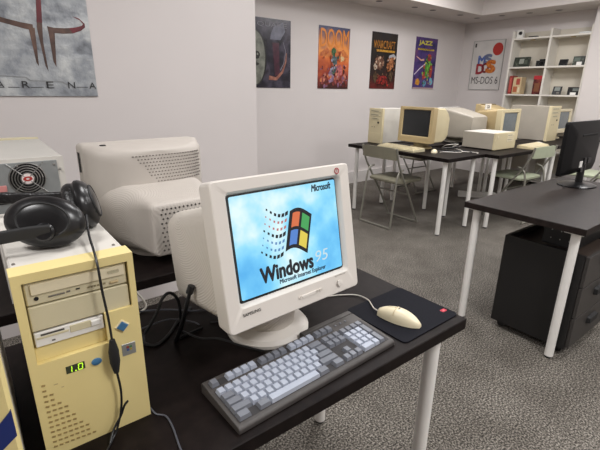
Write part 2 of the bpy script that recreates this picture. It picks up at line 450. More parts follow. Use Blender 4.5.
for cidx in range(6):                                       # the flag breaks up into trailing squares on its left
    x0 = -.16 - cidx*.165; s = .115 - cidx*.013
    for r in range(7):
        z0 = r/6.0; mi = 0 if r in (0, 3, 6) else (5 if r > 3 else 6)
        k = s if r in (0, 3, 6) else s*.75
        patch(x0-k*.6, x0+k*.6, z0-k*.45, z0+k*.45, mi, .0002)
flag.build('flag_emblem', fm, sc, ST)
for x in (-.012, .03, .04):
    pass
ctl = MB().loops(secs((-.003, .05, .006, .003, .028, -.137), (.001, .052, .008, .003, .028, -.137)), smooth=False).build('control_panel', M['crt'], sam, ST)
for x in (.002, .055, .068):
    MB().loops(secs((-.003, .010, .006, .003, x-.005, -.1365), (.001, .011, .007, .003, x-.005, -.1365)), smooth=True).build('button', M['crtside'], sam, ST)
MB().lathe([(.001, 0), (.0085, 0), (.0085, -.003), (.001, -.004)], (0, 0, 0), 20, mtx=None).build('power_button', M['crt'], sam, ST @ Matrix.Translation((.128, -.004, -.137)) @ Matrix.Rotation(-PI/2, 4, 'X'))
lettering('SAMSUNG', .046, .0068, flat('#4b4844', .5), sbz, spot(-.140, -.128), .01)
lettering('SyncMaster', .040, .0042, flat('#77726b', .5), sbz, spot(.135, -.118), .0)
stk = MB().lathe([(.001, 0), (.0085, 0), (.0085, -.0006), (.001, -.0008)], n=24).build('sticker', flat('#d6cfc8', .5), sbz, ST @ Matrix.Translation((.156, -.0006, .1475)) @ Matrix.Rotation(-PI/2, 4, 'X')); stk['label'] = 'round red and white sticker'
MB().lathe([(.0055, 0), (.0082, 0), (.0082, -.0004), (.0055, -.0004), (.0055, 0)], n=24).build('sticker_ring', flat('#a8343c', .5), stk, ST @ Matrix.Translation((.156, -.0014, .1475)) @ Matrix.Rotation(-PI/2, 4, 'X'))
lettering('T', .006, .007, flat('#a8343c', .5), stk, spot(.156, .1475, -.002), .02)
# --- monitor seen from behind on the back desk (screen faces the wall)
bk = thing('crt_monitor', 'large grey tube monitor seen from behind, next to the far side of the headphones', 'monitor', (.545, 1.62, .74), math.radians(3))
rings = []
def dring(y, w, h, r, cz): return secs((y, w, h, r, 0, cz), n=6)[0]
shell = [dring(.17, .445, .365, .03, .215), dring(.16, .466, .392, .018, .215), dring(.10, .468, .394, .016, .215), dring(.095, .460, .388, .016, .215)]
for th in (0, 20, 40, 58, 72, 82, 88):
    a = math.radians(th)
    shell.append(dring(.085-.115*math.sin(a), .460*(.10+.90*math.cos(a)**.75), .388-.035*math.sin(a)**2.0, .03+.02*math.sin(a), .215-.004*math.sin(a)))
MB().loops(shell, smooth=True).build('housing', M['greycrt'], bk, None, 50)
MB().loops(secs((.155, .34, .27, .02, 0, .22), (.172, .36, .29, .02, 0, .22))).build('screen', M['glassoff'], bk)
hump = MB().loops(secs((.06, .44, .255, .09, .0, .148), (.01, .425, .25, .09, .0, .146), (-.04, .39, .24, .08, .005, .144), (-.10, .335, .22, .06, .010, .141), (-.16, .295, .202, .035, .014, .139), (-.20, .277, .195, .024, .015, .138), (-.225, .270, .190, .020, .015, .137), (-.232, .255, .178, .018, .015, .137), n=8), smooth=True).build('rear_cover', M['greycrtside'], bk, None, 50)
v = MB()
for i in range(14):                                         # perforations of the rear cover
    for j in range(10):
        x = -.085 + i*.0155; z = .064 + j*.0165
        if i > 4 and j < 6: continue
        v.box((x + (j % 2)*.006, -.2325, z), (.0062, .0016, .0062), Matrix.Rotation(.78, 3, 'Y'))
v.build('vent_holes', M['ventdeep'], hump)
def shell_y(x):                                             # surface depth of the curved rear shell
    q = min(1, abs(x)/.236); c = max(0., (q-.10)/.90)**(1/.75)
    c = min(1, c); return .085-.115*math.sqrt(max(0, 1-c*c))
v = MB()
for j in range(9):
    for i in range(23):
        x = -.09 + i*.0125 + (j % 2)*.006; z = .382 - j*.0125
        if i < j*.8: continue
        v.box((x, shell_y(x)+.0015, z-.012), (.0055, .006, .0035))
v.build('vent_slots', M['vent'], bk)
MB().lathe([(.001, 0), (.13, 0), (.13, .012), (.115, .022), (.09, .03), (.001, .03)], (0, .0, 0), 36).build('base', M['greycrt'], bk)
MB().lathe([(.085, .028), (.10, .06), (.001, .062)], (0, -.02, 0), 32).build('neck', M['greycrt'], bk)
MB().box((-.165, .06, .4085), (.020, .012, .004), None, .001, 1).build('label_plate', M['black'], bk)
MB().box((-.2385, .115, .345), (.004, .012, .075), None, .001, 1).build('latch', M['black'], bk)

# ------------------------------------------------------------------ the yellowed tower (front faces -Y)
tw = thing('computer_tower', 'yellowed mini tower with a glowing speed display, under the headphones', 'computer', (.0955, .706, .74), 0)
TW, TH, TD = .178, .345, .40
MB().lo_hi((-TW/2+.003, .035, .012), (TW/2-.003, TD, TH-.002), .003, 1).build('case', M['case'], tw)
x0, x1 = -TW/2, TW/2
fb = MB()
bay = (-.076, .079, .244, .330)                             # tall drive recess, then the shorter floppy row below it
# front bezel as a slab with a stepped opening
def slabx(b, lo, hi): b.lo_hi(lo, hi)
slabx(fb, (x0, 0, .330), (x1, .04, TH)); slabx(fb, (x0, 0, 0), (-.076, .04, .330)); slabx(fb, (.079, 0, 0), (x1, .04, .330))
slabx(fb, (-.076, 0, 0), (.079, .04, .186)); slabx(fb, (.032, 0, .186), (.079, .04, .244)); slabx(fb, (-.076, .018, .186), (.079, .04, .330))
fbo = fb.build('front_bezel', M['beige'], tw)
cd = MB().lo_hi((-.074, .006, .288), (.077, .020, .328), .002, 1).build('optical_drive', M['cream'], tw)
MB().loops(secs((.0025, .138, .017, .002, .0035, .3155), (.007, .140, .019, .002, .0035, .3155))).build('disc_tray', M['ivory'], cd)
MB().lo_hi((.048, .003, .2935), (.062, .007, .2985), .0015, 1).build('eject_button', M['tan'], cd)
MB().lathe([(.001, 0), (.0033, 0), (.0033, -.0008), (.001, -.0008)], n=16).build('headphone_jack', M['black'], cd, Matrix.Translation((-.060, .006, .299)) @ Matrix.Rotation(-PI/2, 4, 'X'))
MB().lo_hi((-.044, .004, .2965), (-.020, .0065, .299), .001, 1).lo_hi((-.018, .004, .2975), (-.012, .0065, .3), .0008, 1).build('volume_wheel', M['vent'], cd)
MB().lo_hi((-.004, .0045, .2985), (.002, .0065, .3002)).build('indicator_light', M['foot'], cd)
b = MB()
for k in range(6): b.lo_hi((.013+k*.005, .0052, .2955), (.0165+k*.005, .0062, .2985))
b.build('print', flat('#8d8263', .5), cd)
MB().lo_hi((.046, .0018, .3135), (.064, .0026, .3190), .001, 1).build('disc_mark', flat('#b5ad90', .5), cd)
MB().lo_hi((-.074, .005, .243), (.077, .020, .286), .0015, 1).build('blank_panel', M['cream'], tw)
MB().lo_hi((-.074, .009, .2415), (.031, .020, .2425)).build('bay_lip', M['tan'], tw)
fl = MB().lo_hi((-.073, .005, .2145), (.030, .020, .240), .0012, 1).build('floppy_drive', M['white'], tw)
MB().lo_hi((-.070, .0035, .229), (-.024, .0055, .232)).lo_hi((-.022, .0035, .2245), (.010, .0055, .238), .001, 1).build('disk_slot', M['cream'], fl)
MB().lo_hi((-.064, .0042, .2335), (-.030, .0056, .2365)).build('slot_opening', M['ventdeep'], fl)
MB().lo_hi((.010, .001, .2265), (.025, .006, .236), .001, 1).build('eject_button', M['white'], fl)
MB().lo_hi((-.050, .0043, .2195), (-.045, .0056, .222)).build('indicator_light', M['vent'], fl)
MB().lo_hi((-.076, .010, .186), (.032, .0185, .2125), .001, 1).build('bay_cover', M['beige'], tw)
def diamond(name, x, z, r, rim, m, rotz=.78, par=None):
    o = MB().box((x, -.0005, z), (r*1.45, .004, r*1.45), Matrix.Rotation(rotz, 3, 'Y'), .001, 1).build(name, M['beige2'], par or tw)
    MB().box((x, -.002, z), (r*1.15, .005, r*1.15), Matrix.Rotation(rotz, 3, 'Y'), .001, 1).build('button_cap', m, o)
    return o
o = diamond('power_button', .0575, .211, .0125, .002, M['blue']); o['label'] = 'blue diamond shaped power button'
o = MB().lathe([(.001, .001), (.0085, .001), (.008, -.003), (.001, -.0045)], n=20, sy=.75).build('reset_button', M['blue'], tw, Matrix.Translation((.0085, 0, .158)) @ Matrix.Rotation(PI/2, 4, 'X') @ Matrix.Scale(-1, 4, (0, 0, 1)))
o['label'] = 'small blue oval button'
bd = MB().lo_hi((.052, -.001, .149), (.076, .002, .173), .0006, 1).build('badge', M['silver'], tw); bd['label'] = 'square silver badge with a small window emblem'
w4 = MB()
for i, (dx, dz) in enumerate(((-1, 1), (1, 1), (-1, -1), (1, -1))):
    w4.mi = i; w4.lo_hi((.0645+dx*.0026-.0021, -.0018, .163+dz*.0026-.0021), (.0645+dx*.0026+.0021, -.0009, .163+dz*.0026+.0021))
w4.build('emblem', [flat('#8e3d36'), flat('#4d7a50'), flat('#41598f'), flat('#a89445')], bd)
dp = MB().lo_hi((-.039, -.0006, .1525), (-.010, .002, .1665)).build('speed_display', flat('#3c4030', .2), tw); dp['label'] = 'green seven segment display reading 1.0'
sg = MB()
def seg7(cx, on):
    w_, h_, t_ = .0062, .0108, .0014
    P = {'a': (0, h_/2, w_, t_), 'g': (0, 0, w_, t_), 'd': (0, -h_/2, w_, t_), 'b': (w_/2, h_/4, t_, h_/2), 'c': (w_/2, -h_/4, t_, h_/2), 'f': (-w_/2, h_/4, t_, h_/2), 'e': (-w_/2, -h_/4, t_, h_/2)}
    for k in on:
        x, z, a, b_ = P[k]; sg.box((cx+x+z*.12, -.0010, .1595+z), (a*.95, .0006, b_*.92), Matrix.Rotation(.0, 3, 'Y'))
seg7(-.0335, 'bc'); sg.box((-.0248, -.001, .1545), (.002, .0006, .002)); seg7(-.0170, 'abcdef')
sg.build('digits', flat('#c8ff3c', .4, 1.3), dp)
vt = MB()
for r in range(13):                                         # triangular field of slots at lower left
    for c_ in range(1 + int(r*.62)):
        vt.box((-.0745+c_*.0088, -.0002, .146-r*.0105-c_*.0006), (.0054, .0016, .0032), Matrix.Rotation(.25, 3, 'Y'))
vt.build('speaker_slots', flat('#a08a58'), tw)
MB().lo_hi((-.060, -.0004, .140), (-.054, .001, .1415)).lo_hi((-.050, -.0004, .131), (-.046, .001, .1322)).build('indicator_light', M['tan'], tw)
MB().lo_hi((-.081, .055, TH-.0035), (-.076, .061, TH), .001, 1).lo_hi((.071, .055, TH-.0035), (.076, .061, TH), .001, 1).build('screw', M['vent'], tw)

# --- second tower at the left edge of the frame
t2 = thing('computer_tower', 'beige tower with a dark blue stripe at the left edge, cut off by the frame', 'computer', (-.115, .560, .74), 0)
MB().lo_hi((-.092, .035, 0), (.092, .40, .325), .003, 1).build('case', M['case'], t2)
f2 = MB(); f2.loops([[Vector((x, y, z)) for x, y in ((-.095, .04), (-.095, .004), (-.091, 0), (.091, 0), (.095, .004), (.095, .04))] for z in (0, .330)], smooth=False)
f2.build('front_bezel', M['beige'], t2)
sw = MB(); so = spline([Vector((x, z, 0)) for x, z in ((.0935, .226), (.07, .203), (.02, .160), (-.06, .115), (-.09, .105))], 4) + spline([Vector((x, z, 0)) for x, z in ((-.09, .085), (-.06, .092), (.02, .128), (.07, .168), (.0935, .186))], 4)
sw.loops([[Vector((v.x, y, v.y)) for v in so] for y in (.002, -.002)])
sw.build('stripe', M['navy'], t2)
MB().lo_hi((-.05, -.003, .27), (.07, .004, .31), .001, 1).build('drive_cover', M['cream'], t2)

# --- tower seen from behind on the back desk
t3 = thing('computer_tower', 'tall computer tower seen from behind, with a fan grille above the headphones', 'computer', (.105, 1.385, .74), 0)
RH, RW = .422, .192
MB().lo_hi((-RW/2, .004, 0), (RW/2, .50, RH), .003, 1).build('case', mat('silver_grey_case', '#bcb9b2', .45, var=.03, scale=6), t3)
MB().lo_hi((-RW/2, 0, 0), (RW/2, .006, RH)).build('back_frame', M['case'], t3)
pn = MB().lo_hi((-RW/2+.012, -.003, .26), (RW/2-.018, .004, RH-.010), .001, 1).build('power_supply', M['zinc'], t3)
MB().lo_hi((-RW/2+.012, -.002, .02), (RW/2-.018, .004, .25), .001, 1).build('slot_panel', M['zinc'], t3)
RF = Matrix.Translation((.0, -.004, RH-.056)) @ Matrix.Rotation(PI/2, 4, 'X') @ Matrix.Diagonal((1.12, 1.12, 1, 1))
MB().lathe([(.001, -.001), (.040, -.001), (.040, .0005), (.001, .0005)], n=32).build('fan_opening', M['black'], pn, RF)
g = MB()
for r in (.0145, .021, .027, .033, .039):
    g.tube([(r*math.cos(2*PI*i/28), r*math.sin(2*PI*i/28), .003) for i in range(29)], .0011, 6, 1)
for k in range(4):
    a = PI/4 + k*PI/2; g.cyl((.008*math.cos(a), .008*math.sin(a), .0032), (.056*math.cos(a), .056*math.sin(a), .0025), .0013, n=8)
g.build('fan_grille', M['steel'], pn, RF)
h = MB().lathe([(.001, 0), (.013, 0), (.013, .0035), (.001, .004)], n=24).build('fan_hub', flat('#e7dcd8', .5), pn, RF)
MB().lathe([(.004, .0042), (.010, .0042), (.010, .0046), (.004, .0046), (.004, .0042)], n=16, sy=.6).build('hub_print', flat('#b03a36', .5), h, RF)
MB().lo_hi((-.080, -.006, .300), (-.047, -.001, .328), .002, 1).build('power_socket', M['black'], pn)
MB().lo_hi((-.080, -.006, .335), (-.052, -.001, .352), .001, 1).build('voltage_switch', flat('#cf8a86', .5), pn)
MB().lo_hi((-.010, -.0042, .285), (.028, -.002, .298)).build('rating_label', M['white'], pn)
for x, z in ((-.078, .400), (.070, .400), (.070, .28), (.084, .385), (.084, .33), (-.02, .403)):
    MB().lathe([(.001, 0), (.0038, 0), (.0032, .0022), (.001, .0026)], n=12).build('screw', M['steel'], pn, Matrix.Translation((x, -.003, z)) @ Matrix.Rotation(PI/2, 4, 'X'))
fz = MB(); fz.loops([[Vector((x, y, z)) for x, y in ((-.096, .50), (-.096, .525), (-.05, .545), (.05, .545), (.096, .525), (.096, .50))] for z in (0, RH+.004)])
fz.build('front_bezel', M['cream'], t3)

# ------------------------------------------------------------------ headphones lying on the yellowed tower
hp = thing('headphones', 'black over-ear headphones lying on top of the yellowed tower', 'headphones', (.09, .88, 1.085), 0)
def cup(center, axis, r, sy=1., roll=0.):
    ax = Vector(axis).normalized()
    q = ax.to_track_quat('Z', 'Y').to_matrix().to_4x4()
    T = Matrix.Translation(center) @ q @ Matrix.Rotation(roll, 4, 'Z')
    c = MB().lathe([(.001, .020), (r*.35, .0195), (r*.62, .017), (r*.86, .009), (r*.98, .000), (r*.99, -.006), (r*.9, -.012), (.001, -.012)], n=36, sy=sy).build('ear_cup', M['blackgloss'], hp, T)
    MB().lathe([(r*.60, .0172), (r*.64, .0185), (r*.68, .0165), (r*.66, .0135), (r*.60, .0172)], n=36, sy=sy).build('cup_ring', M['blackmatte'], c, T)
    p = MB()
    rings = []
    for i in range(40):
        a = 2*PI*i/40; rr = 1 + .018*math.sin(a*17)
        rings.append([Vector(((r*.72 + r*.24*math.cos(b))*math.cos(a), (r*.72 + r*.24*math.cos(b))*math.sin(a)*sy, -.020 + .0125*rr*math.sin(b))) for b in [2*PI*k/12 for k in range(12)]])
    rings.append(rings[0]); p.loops(rings, False, False, smooth=True)
    p.build('ear_pad', M['leather'], c, T, 80)
    MB().lathe([(.001, -.013), (r*.55, -.013), (r*.55, -.015), (.001, -.015)], n=28, sy=sy).build('speaker_mesh', M['blackmatte'], c, T)
    return T
# outer shell of the nearer cup turns to the camera, the other cup shows its pad edge-on
TL_ = cup((-.014, -.062, .046), (-.30, -.86, .36), .064, .72, -.18)
TR_ = cup((.070, .024, .047), (.88, -.24, .24), .0525, .95)
arm = MB()
def Lp(x, y, z): return TL_ @ Vector((x, y, z))
MB().lathe([(.001, .030), (.013, .030), (.016, .026), (.016, .018), (.001, .018)], n=24).build('pivot', M['blackgloss'], hp, TL_ @ Matrix.Translation((.006, -.020, -.002)))
cl = TL_ @ Vector((.006, -.020, .024))
bdir = [cl + Vector(d) for d in ((.01, -.003, .002), (-.02, .004, .002), (-.06, .008, .0), (-.10, .02, -.004), (-.15, .05, -.010), (-.19, .10, -.012), (-.20, .16, -.010))]
cr = TR_ @ Vector((0, 0, .014))
band = [bdir[-1], Vector((-.195, .19, .05)), Vector((-.15, .215, .048)), Vector((-.08, .18, .046)), Vector((0, .125, .046)), Vector((.05, .09, .05)), cr + Vector((-.008, .01, .02))]
def strap(pts, hgt, th, sub=6):
    pts = spline([Vector(p) for p in pts], sub); rings = []
    for i, p in enumerate(pts):
        d = (pts[min(i+1, len(pts)-1)] - pts[max(i-1, 0)]).normalized()
        zz = Vector((0, 0, 1)); s = d.cross(zz).normalized(); zz = s.cross(d).normalized()
        rings.append([p + s*x + zz*z for x, z in rrect(th, hgt, th*.45, n=4)])
    return MB().loops(rings, smooth=True)
strap(bdir, .022, .009).build('yoke', M['blackmatte'], hp)
strap(band, .024, .012).build('headband', M['leather'], hp)
# its lead hangs down the tower front, through an in-line control
ox, oy, oz = -.09, -.88, -1.085
def hl(u_, w_, z_): return (u_+ox, w_+oy, z_+oz)
lead = [(.150, .865, 1.125), (.138, .80, 1.10), (.130, .735, 1.094), (.126, .697, 1.078), (.127, .694, 1.03), (.130, .693, .98), (.131, .693, .935)]
lead2 = [(.131, .693, .875), (.134, .694, .83), (.130, .694, .79), (.118, .690, .755), (.105, .68, .7435), (.09, .66, .743)]
MB().tube([hl(*p) for p in lead], .0021, 8, 6).build('cable', M['cableb'], hp)
MB().tube([hl(*p) for p in lead2], .0021, 8, 6).build('cable', M['cableb'], hp)
MB().tube([hl(*p) for p in [(.143, .692, .803), (.136, .693, .795), (.128, .694, .776), (.112, .690, .756), (.100, .675, .7435)]], .0021, 8, 6).build('cable', M['cableb'], hp)
MB().lathe([(.001, -.036), (.0045, -.035), (.0088, -.012), (.0088, .010), (.0045, .033), (.001, .034)], hl(.131, .693, .905), 20, sy=.7).build('volume_control', M['blackmatte'], hp)

# ------------------------------------------------------------------ keyboard (origin at its front left corner, keys run along +X)
kb = thing('keyboard', 'grey keyboard with pale keys in front of the lit monitor', 'keyboard', (.297, .553, .74), math.radians(2.4))
KW, KD = .4625, .150
def ktop(y): return .014 + .012*(y/KD)                       # sloping top plate
b = MB()
prof = [(0, .0), (0, .010), (.004, .0145), (KD-.004, .0265), (KD, .023), (KD, 0)]
b.loops([[Vector((x, y, z)) for y, z in prof] for x in (0, KW)])
b.loops([[Vector((x, y, z)) for y, z in [(KD-.001, 0), (KD-.001, .0262), (KD+.014, .027), (KD+.017, .022), (KD+.017, 0)]] for x in (.285, KW)])
kc = b.build('case', M['kbody'], kb)
mod = kc.modifiers.new('soft', 'BEVEL'); mod.width = .002; mod.segments = 2; mod.limit_method = 'ANGLE'
b = MB()
for x0_, x1_, y0_, y1_ in ((.008, .298, .012, .1095), (.302, .361, .012, .1095), (.365, .4535, .012, .1095), (.008, .298, .1185, .1365), (.302, .361, .1185, .1365)):
    b.loops([[Vector((x, y, ktop(y)+.0006)) for x, y in ((x0_, y0_), (x1_, y0_), (x1_, y1_), (x0_, y1_))], [Vector((x, y, ktop(y)+.0010)) for x, y in ((x0_, y0_), (x1_, y0_), (x1_, y1_), (x0_, y1_))]])
b.build('key_well', mat('dark_key_well', '#333132', .7), kb)
KM = {}
P = .0190
def key(x, row_y, w=1., h=1., dark=False, name='key'):
    k = (round(w, 2), round(h, 2), dark)
    if k not in KM:
        a, d = w*P-.0012, h*P-.0012
        m = MB(); q = .0024
        m.loops([[Vector((s*x_, y_, 0)) for s, x_, y_ in ((-1, a/2, -d/2), (1, a/2, -d/2), (1, a/2, d/2), (-1, a/2, d/2))],
                 [Vector((x_, y_, .0048)) for x_, y_ in ((-a/2+q*.55, -d/2+q*.55), (a/2-q*.55, -d/2+q*.55), (a/2-q*.55, d/2-q*.4), (-a/2+q*.55, d/2-q*.4))],
                 [Vector((x_, y_, .0084)) for x_, y_ in ((-a/2+q, -d/2+q), (a/2-q, -d/2+q), (a/2-q, d/2-q*.6), (-a/2+q, d/2-q*.6))]])
        o = m.build(name, M['keyd'] if dark else M['keyl'], kb); KM[k] = o.data
    else:
        o = link(name, KM[k], kb)
    cx, cy = x + w*P/2, row_y + h*P/2
    o.location = (cx, cy, ktop(cy)+.001); o.rotation_euler = (.08, 0, 0)
    return o
X0 = .0095; Y = [.013 + i*P*.995 for i in range(5)]; YF_ = .1185
# function row: escape, three banks of four (middle bank darker), then three
key(X0, YF_, dark=True)
for bnk, off in ((0, 2), (1, 6.5), (2, 11)):
    for i in range(4): key(X0+(off+i)*P, YF_, dark=(bnk == 1))
NX, PX = X0+15.35*P, X0+18.7*P
for i in range(3): key(NX+i*P, YF_, dark=True)
for i in range(13): key(X0+i*P, Y[4], dark=False)
key(X0+13*P, Y[4], 2., dark=True)
key(X0, Y[3], 1.5, dark=True)
for i in range(12): key(X0+(1.5+i)*P, Y[3])
key(X0+13.5*P, Y[3], 1.5, dark=True)
key(X0, Y[2], 1.75, dark=True)
for i in range(11): key(X0+(1.75+i)*P, Y[2])
key(X0+12.75*P, Y[2], 2.25, dark=True)
key(X0, Y[1], 2.25, dark=True)
for i in range(10): key(X0+(2.25+i)*P, Y[1])
key(X0+12.25*P, Y[1], 2.75, dark=True)
key(X0, Y[0], 1.5, dark=True); key(X0+2.5*P, Y[0], 1.5, dark=True)
key(X0+4*P, Y[0], 7., name='space_bar')
key(X0+11*P, Y[0], 1.5, dark=True); key(X0+13.5*P, Y[0], 1.5, dark=True)
for r in (4, 3):
    for i in range(3): key(NX+i*P, Y[r], dark=True)
key(NX+P, Y[1], dark=True)
for i in range(3): key(NX+i*P, Y[0], dark=True)
PX = NX + 3.3*P
for i in range(3): key(PX+i*P, Y[4], dark=True)
key(PX+3*P, Y[4], dark=True)
for r in (3, 2, 1):
    for i in range(3): key(PX+i*P, Y[r])
key(PX, Y[0], 2.); key(PX+2*P, Y[0])
key(PX+3*P, Y[2], 1., 2., dark=True); key(PX+3*P, Y[0], 1., 2., dark=True)
for i in range(3):
    MB().lo_hi((PX+.012+i*.018, .128, .0250), (PX+.018+i*.018, .1335, .0275), .001, 1).build('indicator_light', M['keyd'], kb)
MB().tube([(.20, KD-.002, .012), (.185, KD+.03, .006), (.15, KD+.075, .012), (.11, KD+.12, .026), (.085, KD+.17, .012), (.07, KD+.24, .004)], .0027, 8, 6).build('cable', M['cableb'], kb)

# ------------------------------------------------------------------ mouse pad and mouse
mp = thing('mouse_pad', 'dark navy mouse pad with a small red emblem at the desk corner', 'mouse pad', (.905, .668, .74), math.radians(1))
MB().loops([[Vector((x, y, z)) for x, y in rrect(.245, .215, .014, 0, 0, 5)] for z in (.0, .0035)]).build('pad', M['pad'], mp)
lg = MB(); lg.loops([[Vector((x, y, z)) for x, y in rrect(.020, .013, .002, .104, -.070, 3)] for z in (.0035, .0038)]); lg.build('emblem', M['red'], mp)
MB().loops([[Vector((x, y, z)) for x, y in rrect(.006, .005, .001, .104, -.070, 3)] for z in (.0038, .0040)]).build('emblem_mark', flat('#e0707c'), mp)

ms = thing('mouse', 'ivory computer mouse with a white cord on the navy pad', 'mouse', (.858, .640, .7436), math.radians(16))
rings = []
for i in range(15):
    t = i/14; y = .062 - .124*t
    w_ = .054*(math.sin(PI*min(1, .08+.92*t*1.02))**.42)*(.86+.16*t); h_ = .036*(math.sin(PI*(.10+.86*t)))**.62
    w_ = max(w_, .012); h_ = max(h_, .006)
    rings.append([Vector((w_/2*math.copysign(abs(math.cos(a))**.8, math.cos(a)), y, .001 + (h_*(max(0, math.sin(a))**.75) if math.sin(a) > 0 else 0))) for a in [2*PI*k/24 for k in range(24)]])
mbod = MB().loops(rings, smooth=True).build('body', M['ivory'], ms, None, 60)
b = MB()
b.tube([(-.0005, .058, .0155), (0, .045, .0262), (0, .030, .0335), (0, .012, .0372)], .0007, 6, 5)
b.tube([(-.026, .010, .024), (-.014, .010, .0345), (0, .010, .0375), (.014, .010, .0345), (.026, .010, .024)], .0006, 6, 5)
b.build('button_seam', M['tan'], mbod)
MB().lo_hi((-.004, .000, .0372), (.004, .004, .0386), .0005, 1).build('emblem', flat('#6b6457'), mbod)
MB().tube([(0, .060, .008), (.002, .078, .010), (.028, .100, .004), (.052, .125, .003), (.060, .165, .0015), (.040, .200, .0), (.0, .235, .0), (-.06, .27, .0)], .0018, 8, 6).build('cord', M['cablew'], ms)

# ------------------------------------------------------------------ loose cables on the near desk
def cable(pts, r, m, label, group=None):
    return tag(MB().tube(pts, r, 8, 7).build('cable', m), label, 'cable', group)
tag(MB().tube([(.349, .858, .912), (.343, .861, .893)], .0085, 10, 1).tube([(.344, .861, .896), (.334, .866, .86), (.324, .878, .81), (.317, .897, .765), (.318, .912, .7445), (.335, .92, .7445), (.40, .93, .7445)], .0036, 8, 6).tube([(.346, .859, .896), (.339, .866, .86), (.331, .878, .81), (.325, .897, .768), (.322, .915, .7445)], .0026, 8, 6).build('cable', M['cableb']), 'black lead with a thick plug rising against the side of the lit monitor', 'cable')
cable([(.355, .962, .745), (.352, .956, .79), (.350, .952, .825), (.338, .95, .853), (.322, .95, .862), (.305, .95, .848), (.293, .95, .822), (.272, .955, .785), (.258, .96, .762), (.252, .945, .746), (.275, .925, .7445), (.315, .95, .7445), (.36, 1.0, .7445), (.42, 1.05, .7445)], .0040, M['cableb'], 'black cable standing up in a loop between tower and lit monitor')
cable([(.22, 1.12, .744), (.29, 1.11, .746), (.36, 1.07, .748), (.41, 1.03, .746), (.45, 1.01, .744)], .0025, M['cableg'], 'thin grey cable running flat behind the yellowed tower')
cable([(.20, 1.02, .744), (.27, 1.02, .745), (.34, 1.01, .752), (.39, .97, .746), (.40, .95, .743)], .0020, M['cableg'], 'thinner grey cable nearest the yellowed tower')
cable([(.20, 1.16, .82), (.25, 1.165, .83), (.29, 1.15, .80), (.315, 1.125, .755), (.29, 1.11, .744), (.22, 1.10, .743)], .0028, M['cablew'], 'white cable curling behind the yellowed tower')
cable([(.43, .945, .7425), (.47, .93, .7425), (.52, .945, .7425), (.555, .99, .7425)], .0018, M['cableg'], 'thin grey lead reaching under the lit monitor')
cable([(.186, .712, .75), (.192, .697, .7425), (.205, .680, .7425), (.205, .645, .7425), (.197, .59, .7425), (.195, .55, .7425)], .0018, M['cableg'], 'thin grey cable at the front corner of the yellowed tower')

# ------------------------------------------------------------------ right desk: flat monitor and pedestal
lc = thing('flat_monitor', 'black flat screen monitor seen from behind on the right desk', 'monitor', (3.28, 1.085, .75), math.radians(0))
TB = Matrix.Translation((-.01, 0, .088)) @ Matrix.Diagonal((1.08, 1, 1.03, 1))
b = MB().loops(secs((.028, .520, .335, .014, 0, .1675), (.018, .524, .339, .016, 0, .1675), (.004, .522, .337, .018, 0, .1675), (-.004, .500, .315, .02, 0, .1675), (-.026, .40, .235, .03, 0, .155), (-.030, .36, .20, .03, 0, .150)), smooth=True)
bko = b.build('housing', mat('dull_black_housing', '#101011', .45, var=.1, spec=.25), lc, TB, 30)
MB().loops(secs((.0275, .485, .295, .004, 0, .172), (.0290, .487, .297, .004, 0, .172))).build('screen', M['glassoff'], lc, TB)
MB().lo_hi((-.115, -.0325, .245), (.115, -.024, .258), .002, 1).build('vent_slot', mat('slot_black', '#060606', .8), bko, TB)
b = MB()
for k in range(14): b.lo_hi((-.19, -.0285, .09+k*.0105), (.19, -.0255, .0935+k*.0105))
b.build('ribs', M['black'], bko, TB)
MB().lo_hi((-.075, -.034, .045), (-.035, -.029, .085)).build('rating_label', M['white'], bko, TB)
MB().lo_hi((-.02, -.038, .06), (.015, -.028, .105), .002, 1).lo_hi((.03, -.040, .065), (.085, -.028, .100), .002, 1).build('socket', M['black'], bko, TB)
MB().loops(secs((-.028, .07, .10, .01, 0, .145), (-.010, .085, .10, .01, 0, .145), (.010, .07, .10, .01, 0, .145))[0:3], smooth=True).build('hinge', M['blackgloss'], lc)
MB().cyl((.02, -.012, .012), (.02, -.012, .15), .024, .021, 20).build('neck', M['blackgloss'], lc)
MB().lathe([(.001, 0), (.135, 0), (.137, .006), (.12, .012), (.06, .016), (.03, .022), (.001, .022)], (0, -.01, 0), 40, sy=.85).build('base', M['blackgloss'], lc)

pd = thing('drawer_pedestal', 'black rolling drawer unit under the right desk', 'cabinet', (2.315, .640, 0), 0)
b = MB()
b.lo_hi((0, .006, .045), (.50, .415, .060)); b.lo_hi((0, .006, .060), (.016, .415, .585)); b.lo_hi((.484, .006, .060), (.50, .415, .585)); b.lo_hi((.016, .395, .060), (.484, .415, .585))
b.lo_hi((.016, .006, .535), (.484, .395, .548))
b.build('case', M['ped'], pd)
MB().lo_hi((.0165, .010, .5482), (.4835, .394, .552)).build('top_panel', M['pedtop'], pd)
for z0_, z1_ in ((.062, .235), (.240, .410), (.415, .583)):
    d = MB().lo_hi((.002, -.012, z0_), (.498, .0055, z1_), .002, 1).build('drawer', M['peddraw'], pd)
    zc = (z0_+z1_)/2
    h = MB(); h.loops(secs((-.030, .110, .034, .008, .25, zc+.02), (-.0125, .120, .044, .010, .25, zc+.02)), smooth=False); h.build('handle', M['blackmatte'], d)
for x in (.05, .45):
    for y in (.05, .37):
        c_ = MB().cyl((x-.012, y, .021), (x+.012, y, .021), .021, n=20).build('caster', M['foot'], pd)
ub = thing('cable_tray', 'black box fixed beneath the right desk above the drawer unit', 'tray', (2.50, .78, .586), 0)
MB().lo_hi((-.14, -.07, 0), (.25, .10, .129), .004, 1).build('tray', M['black'], ub)
for k in range(3): MB().lo_hi((-.1415, -.035+k*.045, .035), (-.1395, -.03+k*.045, .040)).lo_hi((-.1415, -.035+k*.045, .080), (-.1395, -.03+k*.045, .085)).build('screw', M['steel'], ub)

